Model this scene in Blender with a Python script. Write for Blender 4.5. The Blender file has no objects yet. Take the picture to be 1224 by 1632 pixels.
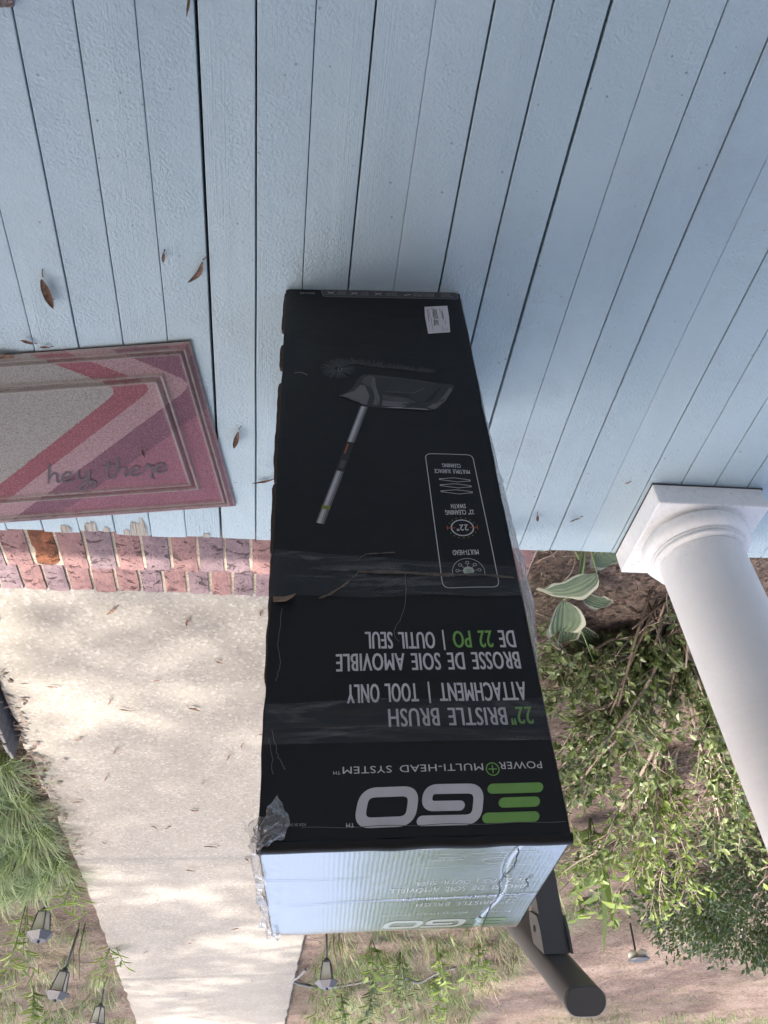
import bpy, math, random
from mathutils import Vector, Matrix, noise as mnoise
random.seed(7)
PI = math.pi
R = math.radians
sc = bpy.context.scene
col = sc.collection

# ------------------------------------------------------------------ camera
CAM = Vector((0, 0, 1.2718))
cd = bpy.data.cameras.new('camera')
cam = bpy.data.objects.new('camera', cd)
col.objects.link(cam)
_r = Vector((0.99160953, 0.11813107, -0.0524938))
_u = Vector((-0.04012674, 0.6673074, 0.74370066))
_w = Vector((-0.12288365, 0.73535426, -0.66644859))
# the phone was held upside down: right and up are both turned round
M = Matrix((-_r, -_u, -_w)).transposed().to_4x4()
M.translation = CAM
cam.matrix_world = M
cd.sensor_fit = 'VERTICAL'
cd.sensor_height = 24
cd.lens = 24 * 1279.16 / 1632
cd.clip_start = 0.02
cd.clip_end = 900
sc.camera = cam

# ------------------------------------------------------------------ sky, sun, exposure
SUN_DIR = Vector((0.50, 0.02, 0.866)).normalized()
SUN_EL = math.asin(SUN_DIR.z)
world = bpy.data.worlds.new('World')
sc.world = world
world.use_nodes = True
wn = world.node_tree
sky = wn.nodes.new('ShaderNodeTexSky')
sky.sky_type = 'NISHITA'
sky.sun_disc = False
sky.sun_elevation = SUN_EL
sky.sun_rotation = math.atan2(SUN_DIR.x, SUN_DIR.y)
sky.air_density = 0.75
sky.dust_density = 7.0
sky.ozone_density = 0.25
wn.links.new(sky.outputs[0], wn.nodes['Background'].inputs[0])
wn.nodes['Background'].inputs[1].default_value = 0.15
sd = bpy.data.lights.new('sun', 'SUN')
sd.energy = 2.1
sd.angle = R(0.55)
sd.color = (1, 0.93, 0.82)
sun = bpy.data.objects.new('sun', sd)
col.objects.link(sun)
sun.rotation_euler = SUN_DIR.to_track_quat('Z', 'Y').to_euler()
vs = sc.view_settings
vs.view_transform = 'Standard'
vs.look = 'None'
vs.gamma = 1
vs.use_curve_mapping = False
vs.exposure = 2.06


# ------------------------------------------------------------------ node helpers
class Mat:
    def __init__(s, name, rough=0.6, spec=0.5):
        s.m = bpy.data.materials.new(name)
        s.m.use_nodes = True
        s.nt = s.m.node_tree
        s.b = s.nt.nodes['Principled BSDF']
        s.out = s.nt.nodes['Material Output']
        s.b.inputs['Roughness'].default_value = rough
        s.b.inputs['Specular IOR Level'].default_value = spec
        s._tc = None

    def n(s, t, **k):
        x = s.nt.nodes.new(t)
        for a, v in k.items():
            setattr(x, a, v)
        return x

    def l(s, a, b):
        s.nt.links.new(a, b)

    def pos(s, scale=(1, 1, 1), rot=(0, 0, 0), src='world', loc=(0, 0, 0)):
        if src == 'world':
            o = s.n('ShaderNodeNewGeometry').outputs['Position']
        else:
            o = s.n('ShaderNodeTexCoord').outputs['Object']
        mp = s.n('ShaderNodeMapping')
        mp.inputs['Scale'].default_value = scale
        mp.inputs['Rotation'].default_value = rot
        mp.inputs['Location'].default_value = loc
        s.l(o, mp.inputs[0])
        return mp.outputs[0]

    def noise(s, vec, scale=1, detail=4, rough=0.55, dist=0):
        x = s.n('ShaderNodeTexNoise')
        x.inputs['Scale'].default_value = scale
        x.inputs['Detail'].default_value = detail
        x.inputs['Roughness'].default_value = rough
        x.inputs['Distortion'].default_value = dist
        s.l(vec, x.inputs['Vector'])
        return x.outputs['Fac']

    def vor(s, vec, scale=1, feature='F1', out='Distance', rnd=1.0):
        x = s.n('ShaderNodeTexVoronoi', feature=feature)
        x.inputs['Scale'].default_value = scale
        x.inputs['Randomness'].default_value = rnd
        s.l(vec, x.inputs['Vector'])
        return x.outputs[out]

    def ramp(s, fac, stops, interp='LINEAR'):
        x = s.n('ShaderNodeValToRGB')
        cr = x.color_ramp
        cr.interpolation = interp
        while len(cr.elements) > 1:
            cr.elements.remove(cr.elements[-1])
        for i, (p, c) in enumerate(stops):
            e = cr.elements[0] if i == 0 else cr.elements.new(p)
            e.position = p
            if isinstance(c, (int, float)):
                c = (c, c, c)
            e.color = (*c, 1)
        s.l(fac, x.inputs[0])
        return x.outputs[0]

    def math(s, op, a, b=None, c=None):
        x = s.n('ShaderNodeMath', operation=op)
        for i, v in enumerate((a, b, c)):
            if v is None:
                continue
            if isinstance(v, (int, float)):
                x.inputs[i].default_value = v
            else:
                s.l(v, x.inputs[i])
        return x.outputs[0]

    def mix(s, fac, a, b, mode='MIX'):
        x = s.n('ShaderNodeMix', data_type='RGBA', blend_type=mode)
        for i, v in ((0, fac), (6, a), (7, b)):
            if isinstance(v, (int, float)):
                x.inputs[i].default_value = v if i == 0 else (v, v, v, 1)
            elif isinstance(v, tuple):
                x.inputs[i].default_value = (*v, 1)
            else:
                s.l(v, x.inputs[i])
        return x.outputs[2]

    def attr(s, name):
        return s.n('ShaderNodeAttribute', attribute_name=name).outputs['Fac']

    def color(s, c):
        if isinstance(c, tuple):
            s.b.inputs['Base Color'].default_value = (*c, 1)
        else:
            s.l(c, s.b.inputs['Base Color'])

    def rough(s, c):
        s.l(c, s.b.inputs['Roughness'])

    def bump(s, h, dist=0.001, strength=1.0, prev=None):
        x = s.n('ShaderNodeBump')
        x.inputs['Distance'].default_value = dist
        x.inputs['Strength'].default_value = strength
        s.l(h, x.inputs['Height'])
        if prev is not None:
            s.l(prev, x.inputs['Normal'])
        s.l(x.outputs[0], s.b.inputs['Normal'])
        return x.outputs[0]


def plain(name, c, rough=0.5, var=0.12, scale=60, bump=0.0003, spec=0.5, metal=0.0):
    a = Mat(name, rough, spec)
    v = a.pos(src='obj')
    nf = a.noise(v, scale, 5)
    a.color(a.mix(a.ramp(nf, [(0.3, 0), (0.7, 1)]), tuple(x * (1 - var) for x in c), tuple(min(1, x * (1 + var)) for x in c)))
    a.b.inputs['Metallic'].default_value = metal
    if bump:
        a.bump(nf, bump)
    return a.m


def leafmat(name, dark, light, trans=0.35, rough=0.42, var=0.5):
    a = Mat(name, rough, 0.45)
    f = a.attr('rnd')
    c = a.ramp(f, [(0, dark), (0.55, tuple((d + l) / 2 for d, l in zip(dark, light))), (1, light)])
    nf = a.noise(a.pos((1, 1, 1)), 90, 3)
    c = a.mix(a.ramp(nf, [(0.3, 0), (0.7, 0.35)]), c, tuple(x * 0.6 for x in dark))
    a.color(c)
    t = a.n('ShaderNodeBsdfTranslucent')
    a.l(a.mix(0.5, c, (0.20, 0.30, 0.03)), t.inputs[0])
    mx = a.n('ShaderNodeMixShader')
    mx.inputs[0].default_value = trans
    a.l(a.b.outputs[0], mx.inputs[1])
    a.l(t.outputs[0], mx.inputs[2])
    a.l(mx.outputs[0], a.out.inputs[0])
    return a.m


# ------------------------------------------------------------------ materials
def mat_porch():
    a = Mat('porch_paint', 0.5, 0.4)
    w = a.pos()
    orange = a.noise(w, 190, 3, 0.55)
    patch = a.ramp(a.noise(w, 5, 3), [(0.42, 0), (0.58, 1)])
    grain = a.noise(a.pos((420, 7, 1)), 1, 4, 0.6)
    gmask = a.ramp(a.noise(a.pos((9, 1.2, 1), loc=(3, 1, 0)), 1, 2), [(0.5, 0), (0.63, 1)])
    big = a.noise(a.pos((22, 60, 1)), 1, 2)
    h = a.math('ADD', a.math('MULTIPLY', orange, a.math('ADD', a.math('MULTIPLY', patch, 0.55), 0.45)),
               a.math('MULTIPLY', a.math('MULTIPLY', grain, gmask), 0.8))
    h = a.math('ADD', h, a.math('MULTIPLY', big, 0.5))
    base = a.ramp(a.noise(a.pos((3, 1, 1)), 1.2, 4), [(0.3, (0.378, 0.478, 0.528)), (0.7, (0.418, 0.52, 0.565))])
    dirt = a.ramp(a.noise(w, 3.1, 6, 0.75), [(0.53, 0), (0.75, 0.5)])
    base = a.mix(dirt, base, (0.30, 0.34, 0.37))
    spk = a.vor(w, 34, rnd=1.0)
    spm = a.ramp(a.noise(w, 4.3, 3), [(0.42, 0), (0.58, 1)])
    speck = a.math('MULTIPLY', a.ramp(spk, [(0.0, 1), (0.055, 0.9), (0.09, 0)]), spm)
    base = a.mix(a.math('MULTIPLY', speck, 0.7), base, (0.12, 0.12, 0.12))
    crk = a.ramp(a.noise(a.pos((120, 5, 1), loc=(7, 3, 0)), 1, 6, 0.7), [(0.69, 0), (0.72, 0.55), (0.76, 0)])
    base = a.mix(a.math('MULTIPLY', crk, a.ramp(a.noise(w, 2.7, 3), [(0.45, 0), (0.6, 1)])), base, (0.15, 0.18, 0.2))
    oi = a.n('ShaderNodeObjectInfo').outputs['Random']
    base = a.mix(1.0, base, a.ramp(oi, [(0, (0.93, 0.94, 0.95)), (0.5, (1.0, 0.995, 0.99)), (1, (0.96, 0.97, 0.965))]), 'MULTIPLY')
    a.color(base)
    a.rough(a.ramp(orange, [(0.3, 0.42), (0.7, 0.6)]))
    a.bump(h, 0.0026, 1.0)
    return a.m


def mat_brick(name, c1, c2, dark):
    a = Mat(name, 0.85, 0.25)
    w = a.pos()
    n1 = a.noise(w, 34, 5, 0.65)
    c = a.ramp(n1, [(0.3, c1), (0.7, c2)])
    pit = a.math('MAXIMUM', a.ramp(a.noise(a.pos((24, 34, 30)), 1, 6, 0.75, 0.5), [(0.565, 0), (0.64, 1)]), a.ramp(a.noise(a.pos((95, 95, 95)), 1, 5, 0.7), [(0.62, 0), (0.7, 0.8)]))
    c = a.mix(a.math('MULTIPLY', pit, 0.75), c, dark)
    a.color(c)
    h = a.math('SUBTRACT', a.noise(w, 120, 5, 0.7), a.math('MULTIPLY', pit, 1.2))
    a.bump(h, 0.004, 1)
    return a.m


def mat_concrete():
    a = Mat('concrete', 0.9, 0.2)
    w = a.pos()
    n1 = a.noise(w, 2.2, 5, 0.6)
    c = a.ramp(n1, [(0.3, (0.225, 0.212, 0.19)), (0.7, (0.28, 0.265, 0.238))])
    agg = a.vor(w, 95, out='Color')
    sep = a.n('ShaderNodeSeparateColor')
    a.l(agg, sep.inputs[0])
    c = a.mix(a.ramp(sep.outputs[0], [(0.0, 0.42), (0.25, 0.16), (0.8, 0)]), c, (0.15, 0.135, 0.12))
    c = a.mix(a.ramp(sep.outputs[1], [(0.75, 0), (1, 0.3)]), c, (0.52, 0.49, 0.45))
    st = a.ramp(a.noise(w, 5, 6, 0.75), [(0.5, 0), (0.75, 0.5)])
    c = a.mix(st, c, (0.22, 0.205, 0.18))
    a.color(c)
    h = a.math('ADD', a.noise(w, 130, 4, 0.7), a.math('MULTIPLY', a.vor(w, 95), 0.6))
    a.bump(h, 0.0022, 0.9)
    return a.m


def mat_soil():
    a = Mat('soil', 0.95, 0.15)
    w = a.pos()
    n1 = a.noise(w, 3, 6, 0.65)
    c = a.ramp(n1, [(0.25, (0.095, 0.07, 0.062)), (0.5, (0.185, 0.145, 0.128)), (0.75, (0.28, 0.23, 0.207))])
    chip = a.vor(a.pos((60, 110, 60)), 1, out='Color')
    sep = a.n('ShaderNodeSeparateColor')
    a.l(chip, sep.inputs[0])
    c = a.mix(a.ramp(sep.outputs[0], [(0.55, 0), (1, 0.75)]), c, (0.30, 0.21, 0.165))
    c = a.mix(a.ramp(sep.outputs[1], [(0.6, 0), (1, 0.7)]), c, (0.05, 0.034, 0.028))
    far = a.ramp(a.noise(a.pos((0.45, 0.9, 1)), 1, 5, 0.7), [(0.52, 0), (0.7, 0.5)])
    c = a.mix(far, c, (0.085, 0.105, 0.045))
    a.color(c)
    h = a.math('ADD', a.noise(w, 60, 6, 0.75), a.math('MULTIPLY', sep.outputs[2], 0.7))
    a.bump(h, 0.02, 1)
    return a.m


def mat_rug():
    # chevron bands printed on the pile, in the mat's own coordinates (x from its near corner, y across)
    a = Mat('mat_pile', 0.95, 0.1)
    tc = a.n('ShaderNodeTexCoord').outputs['Object']
    sp = a.n('ShaderNodeSeparateXYZ')
    a.l(tc, sp.inputs[0])
    x, y = sp.outputs[0], sp.outputs[1]
    wob = a.math('MULTIPLY', a.math('SUBTRACT', a.noise(a.pos(src='obj'), 160, 2), 0.5), 0.004)
    lo = a.math('ADD', a.math('MULTIPLY', x, 0.575), a.math('MULTIPLY', y, -0.818))
    up = a.math('ADD', a.math('MULTIPLY', x, 0.56), a.math('MULTIPLY', y, 0.83))
    lo = a.math('ADD', lo, -0.0085)
    up = a.math('ADD', up, -0.170)
    ng = a.n('ShaderNodeMath', operation='SMOOTH_MIN')
    a.l(lo, ng.inputs[0])
    a.l(up, ng.inputs[1])
    ng.inputs[2].default_value = 0.055
    d = a.math('ADD', ng.outputs[0], wob)
    bands = a.ramp(a.math('ADD', a.math('MULTIPLY', d, 2.0), 0.5), [
        (0.0, (0.32, 0.15, 0.195)), (0.5 - 0.285, (0.32, 0.15, 0.195)), (0.5 - 0.2849, (0.225, 0.115, 0.155)),
        (0.5 - 0.166, (0.225, 0.115, 0.155)), (0.5 - 0.1659, (0.42, 0.28, 0.30)),
        (0.5 - 0.076, (0.42, 0.28, 0.30)), (0.5 - 0.0759, (0.315, 0.12, 0.145)),
        (0.5, (0.315, 0.12, 0.145)), (0.5001, (0.37, 0.35, 0.335))], 'CONSTANT')
    fib = a.noise(a.pos(src='obj'), 300, 4, 0.85)
    c = a.mix(a.ramp(fib, [(0.34, 0.7), (0.52, 0)]), bands, (0.085, 0.07, 0.07))
    c = a.mix(a.ramp(fib, [(0.56, 0), (0.72, 0.6)]), c, (0.50, 0.47, 0.45))
    ed = a.attr('rib')
    c = a.mix(a.math('MULTIPLY', ed, a.ramp(a.noise(a.pos(src='obj'), 60, 3), [(0.35, 0.55), (0.6, 1.0)])), c, (0.40, 0.37, 0.35))
    a.color(c)
    a.bump(fib, 0.006, 1)
    return a.m


def mat_card():
    a = Mat('black_card', 0.42, 0.28)
    v = a.pos(src='obj')
    n1 = a.noise(v, 9, 5, 0.65)
    c = a.ramp(n1, [(0.3, (0.0065, 0.0067, 0.0075)), (0.7, (0.011, 0.011, 0.0118))])
    scr = a.ramp(a.noise(a.pos((9, 9, 70), src='obj'), 1, 6, 0.75), [(0.66, 0), (0.78, 0.12)])
    c = a.mix(scr, c, (0.16, 0.15, 0.15))
    a.color(c)
    a.rough(a.ramp(n1, [(0.3, 0.36), (0.7, 0.52)]))
    h = a.math('ADD', a.noise(v, 26, 3), a.math('MULTIPLY', a.noise(a.pos((190, 190, 3), src='obj'), 1, 2), 0.12))
    a.bump(h, 0.0022, 0.7)
    return a.m


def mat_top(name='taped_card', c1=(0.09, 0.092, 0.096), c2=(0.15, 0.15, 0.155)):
    # black printed card under clear tape, base greyed to add sheen, corrugation showing through
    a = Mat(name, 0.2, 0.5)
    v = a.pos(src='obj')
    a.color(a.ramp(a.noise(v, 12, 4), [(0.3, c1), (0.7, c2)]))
    a.b.inputs['IOR'].default_value = 3.6
    a.b.inputs['Coat Weight'].default_value = 1.0
    a.b.inputs['Coat Roughness'].default_value = 0.15
    a.b.inputs['Coat IOR'].default_value = 3.0
    ribs = a.n('ShaderNodeTexWave', wave_type='BANDS', bands_direction='X')
    ribs.inputs['Scale'].default_value = 62
    ribs.inputs['Distortion'].default_value = 1.2
    ribs.inputs['Detail'].default_value = 1
    ribs.inputs['Detail Scale'].default_value = 0.4
    a.l(v, ribs.inputs[0])
    wr = a.noise(a.pos((24, 260, 1), src='obj'), 1, 4, 0.6, 0.6)
    big = a.noise(v, 14, 3)
    fine = a.noise(a.pos((90, 420, 1), src='obj'), 1, 4, 0.6, 0.8)
    h = a.math('ADD', a.math('MULTIPLY', fine, 0.16), a.math('MULTIPLY', ribs.outputs['Fac'], 0.055), a.math('MULTIPLY', wr, 0.26))
    h = a.math('ADD', h, a.math('MULTIPLY', big, 0.8))
    nb = a.bump(h, 0.0011, 0.9)
    a.l(nb, a.b.inputs['Coat Normal'])
    return a.m


def mat_film(name, base=0.05, streak=0.35, stretch=(30, 30, 160), milky=(0.55, 0.56, 0.58), dist=0.0025, rough=0.16, det=5):
    a = Mat(name)
    a.nt.nodes.remove(a.b)
    wv = a.noise(a.pos(stretch, src='obj'), 1, det, 0.55, 1.2)
    bp = a.n('ShaderNodeBump')
    bp.inputs['Distance'].default_value = dist
    a.l(wv, bp.inputs['Height'])
    tr = a.n('ShaderNodeBsdfTransparent')
    gl = a.n('ShaderNodeBsdfAnisotropic') if False else a.n('ShaderNodeBsdfGlossy')
    gl.inputs['Roughness'].default_value = rough
    gl.inputs['Color'].default_value = (1, 1, 1, 1)
    a.l(bp.outputs[0], gl.inputs['Normal'])
    fr = a.n('ShaderNodeFresnel')
    fr.inputs['IOR'].default_value = 1.5
    a.l(bp.outputs[0], fr.inputs['Normal'])
    m1 = a.n('ShaderNodeMixShader')
    a.l(a.math('MULTIPLY', fr.outputs[0], 0.55), m1.inputs[0])
    a.l(tr.outputs[0], m1.inputs[1])
    a.l(gl.outputs[0], m1.inputs[2])
    df = a.n('ShaderNodeBsdfDiffuse')
    df.inputs[0].default_value = (*milky, 1)
    st = a.ramp(a.noise(a.pos(stretch, src='obj', loc=(4, 2, 1)), 1, min(6, det + 2), 0.65, 1.5), [(0.52, base), (0.66, base + streak * 0.5), (0.74, base + streak), (0.82, base)])  # pale diffuse streaks: milky wrinkles, with their bright highlights put into the colour
    m2 = a.n('ShaderNodeMixShader')
    a.l(st, m2.inputs[0])
    a.l(m1.outputs[0], m2.inputs[1])
    a.l(df.outputs[0], m2.inputs[2])
    a.l(m2.outputs[0], a.out.inputs[0])
    return a.m


def mat_hosta():
    a = Mat('hosta_leaf', 0.45, 0.4)
    e = a.attr('edge')
    v = a.attr('vein')
    edge = a.ramp(a.math('ADD', e, a.math('MULTIPLY', a.noise(a.pos(), 60, 3), 0.18)), [(0.84, 0), (0.92, 1)])
    vein = a.ramp(v, [(0.0, 0.30), (0.25, 0)])
    c = a.ramp(a.noise(a.pos(), 30, 4), [(0.3, (0.115, 0.16, 0.10)), (0.7, (0.17, 0.225, 0.135))])
    c = a.mix(vein, c, (0.22, 0.30, 0.13))
    c = a.mix(edge, c, (0.44, 0.45, 0.34))
    a.color(c)
    a.bump(v, 0.006, 0.7)
    t = a.n('ShaderNodeBsdfTranslucent')
    a.l(c, t.inputs[0])
    mx = a.n('ShaderNodeMixShader')
    mx.inputs[0].default_value = 0.25
    a.l(a.b.outputs[0], mx.inputs[1])
    a.l(t.outputs[0], mx.inputs[2])
    a.l(mx.outputs[0], a.out.inputs[0])
    return a.m


def mat_white():
    a = Mat('white_paint', 0.42, 0.45)
    w = a.pos()
    c = a.ramp(a.noise(w, 6, 4), [(0.3, (0.78, 0.775, 0.765)), (0.7, (0.84, 0.835, 0.83))])
    z = a.n('ShaderNodeSeparateXYZ')
    a.l(w, z.inputs[0])
    low = a.ramp(z.outputs[2], [(0.0, 0.5), (0.13, 0.3), (0.2, 0.03)])
    gr = a.math('MULTIPLY', low, a.ramp(a.noise(w, 75, 6, 0.8), [(0.5, 0), (0.75, 1)]))
    c = a.mix(gr, c, (0.36, 0.33, 0.29))
    sp = a.ramp(a.vor(w, 30), [(0.0, 0.7), (0.06, 0.6), (0.1, 0)])
    c = a.mix(a.math('MULTIPLY', sp, low), c, (0.25, 0.2, 0.16))
    a.color(c)
    a.bump(a.noise(w, 70, 3), 0.0012, 0.5)
    return a.m


def mat_wood():
    a = Mat('bare_wood', 0.85, 0.2)
    g = a.noise(a.pos((260, 9, 1)), 1, 5, 0.7)
    a.color(a.ramp(g, [(0.3, (0.12, 0.105, 0.09)), (0.5, (0.36, 0.34, 0.30)), (0.72, (0.5, 0.48, 0.44))]))
    a.bump(g, 0.003)
    return a.m


def mat_dryleaf():
    a = Mat('dry_leaf', 0.6, 0.35)
    v = a.pos()
    c = a.ramp(a.noise(v, 120, 4, 0.6), [(0.3, (0.075, 0.04, 0.026)), (0.55, (0.185, 0.105, 0.07)), (0.75, (0.31, 0.2, 0.15))])
    a.color(c)
    a.bump(a.noise(v, 300, 3), 0.001)
    return a.m


M_PORCH = mat_porch()
M_BRICK = mat_brick('painted_brick', (0.19, 0.115, 0.118), (0.30, 0.175, 0.165), (0.085, 0.052, 0.05))
M_BRICK2 = mat_brick('greyed_brick', (0.155, 0.115, 0.13), (0.25, 0.18, 0.195), (0.07, 0.052, 0.056))
M_BRICKO = mat_brick('bare_brick', (0.07, 0.035, 0.022), (0.27, 0.10, 0.05), (0.018, 0.013, 0.01))
M_MORTAR = plain('mortar', (0.35, 0.305, 0.24), 0.95, 0.3, 120, 0.002)
M_CONC = mat_concrete()
M_SOIL = mat_soil()
M_RUG = mat_rug()
M_RUGINK = plain('mat_lettering', (0.085, 0.075, 0.09), 0.95, 0.35, 420, 0.002)
M_CARD = mat_card()
M_TOP = mat_top()
M_TAPE = mat_film('clear_tape', 0.02, 0.42, (7, 7, 55), (0.30, 0.30, 0.31), 0.0022, 0.13, 1)
M_FILM = mat_film('crumpled_film', 0.14, 0.85, (55, 55, 13), (0.80, 0.81, 0.84), 0.006, 0.12, 4)
M_TORN = mat_film('torn_film', 0.22, 0.34, (60, 60, 60), (0.42, 0.41, 0.41), 0.006, 0.2)
M_KRAFT = plain('kraft_paper', (0.16, 0.115, 0.08), 0.9, 0.35, 90, 0.001)
M_KRAFTD = plain('dark_kraft', (0.055, 0.036, 0.026), 0.9, 0.35, 90, 0.001)
M_INK = plain('silver_ink', (0.52, 0.515, 0.53), 0.5, 0.07, 40, 0)
M_INKD = plain('dim_ink', (0.30, 0.30, 0.31), 0.5, 0.1, 40, 0)
M_GREEN = plain('green_ink', (0.16, 0.34, 0.07), 0.5, 0.08, 40, 0)
M_OLIVE = plain('olive_ink', (0.16, 0.19, 0.03), 0.5, 0.08, 40, 0)
M_ORANGE = plain('orange_ink', (0.34, 0.075, 0.025), 0.5, 0.08, 40, 0)
M_STRIP = plain('grey_strip_ink', (0.055, 0.056, 0.06), 0.45, 0.06, 40, 0)
M_PK = [plain('print_grey_%s' % n, (g, g, g * 1.03), 0.45, 0.1, 30, 0) for n, g in
        (('black', 0.006), ('soot', 0.012), ('charcoal', 0.022), ('slate', 0.055), ('ash', 0.10), ('pewter', 0.24), ('silver', 0.42))]
M_LABEL = plain('label_paper', (0.56, 0.55, 0.57), 0.7, 0.04, 40, 0)
M_BLACKINK = plain('black_ink', (0.03, 0.03, 0.035), 0.6, 0.1, 40, 0)
M_WHITE = mat_white()
M_RAIL = plain('black_powder_coat', (0.085, 0.085, 0.086), 0.38, 0.06, 500, 0.0001)  # black coat, its grey lifted to stand in for haze over the rail
M_HOLE = plain('rail_socket', (0.012, 0.012, 0.012), 0.8)
M_WOOD = mat_wood()
M_DRY = mat_dryleaf()
M_LIMELEAF = leafmat('lime_leaf', (0.12, 0.19, 0.045), (0.30, 0.38, 0.11), 0.4)
M_LEAF = leafmat('shrub_leaf', (0.04, 0.068, 0.03), (0.32, 0.39, 0.17), 0.35, 0.30)
M_BOXW = leafmat('boxwood_leaf', (0.026, 0.046, 0.028), (0.12, 0.16, 0.09), 0.25, 0.35)
M_GRASS = leafmat('grass_blade', (0.075, 0.125, 0.05), (0.30, 0.38, 0.16), 0.3, 0.45)
M_STRAW = leafmat('straw', (0.16, 0.12, 0.075), (0.40, 0.33, 0.23), 0.2, 0.7)
M_TREELEAF = leafmat('tree_leaf', (0.04, 0.085, 0.025), (0.09, 0.15, 0.045), 0.35, 0.5)
M_CHIP = leafmat('mulch_chip', (0.04, 0.028, 0.023), (0.28, 0.205, 0.17), 0.0, 0.9)
M_TWIG = plain('twig_bark', (0.24, 0.195, 0.16), 0.9, 0.35, 80, 0.002)
M_BARK = plain('bark', (0.11, 0.085, 0.065), 0.95, 0.4, 20, 0.01)
M_STEM = plain('green_stem', (0.17, 0.24, 0.09), 0.5, 0.2, 40, 0.0005)
M_HOSTA = mat_hosta()
M_LAMP = plain('lantern_metal', (0.055, 0.056, 0.062), 0.4, 0.12, 80, 0.0003)
M_CAP = plain('lantern_cap', (0.075, 0.075, 0.085), 0.35, 0.1, 80, 0.0003)
M_LBULB = plain('lantern_bulb', (0.62, 0.55, 0.40), 0.5)
M_LWHITE = plain('white_lamp_shade', (0.68, 0.68, 0.56), 0.4)
M_HOSE = plain('grey_conduit', (0.13, 0.13, 0.137), 0.45, 0.12, 60)
M_EDGE = plain('weathered_edging', (0.10, 0.098, 0.10), 0.85, 0.25, 60, 0.002)
M_SIDING = plain('siding_paint', (0.74, 0.73, 0.70), 0.6)
M_CEIL = plain('ceiling_paint', (0.76, 0.77, 0.77), 0.6)
M_ROOF = plain('roof_shingle', (0.10, 0.095, 0.09), 0.9)
M_SKIRT = plain('porch_skirt', (0.05, 0.045, 0.04), 0.9)
_g = Mat('lantern_glass', 0.1)
_g.b.inputs['Base Color'].default_value = (0.62, 0.64, 0.58, 1)
_g.b.inputs['Alpha'].default_value = 0.5
M_GLASS = _g.m


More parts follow.
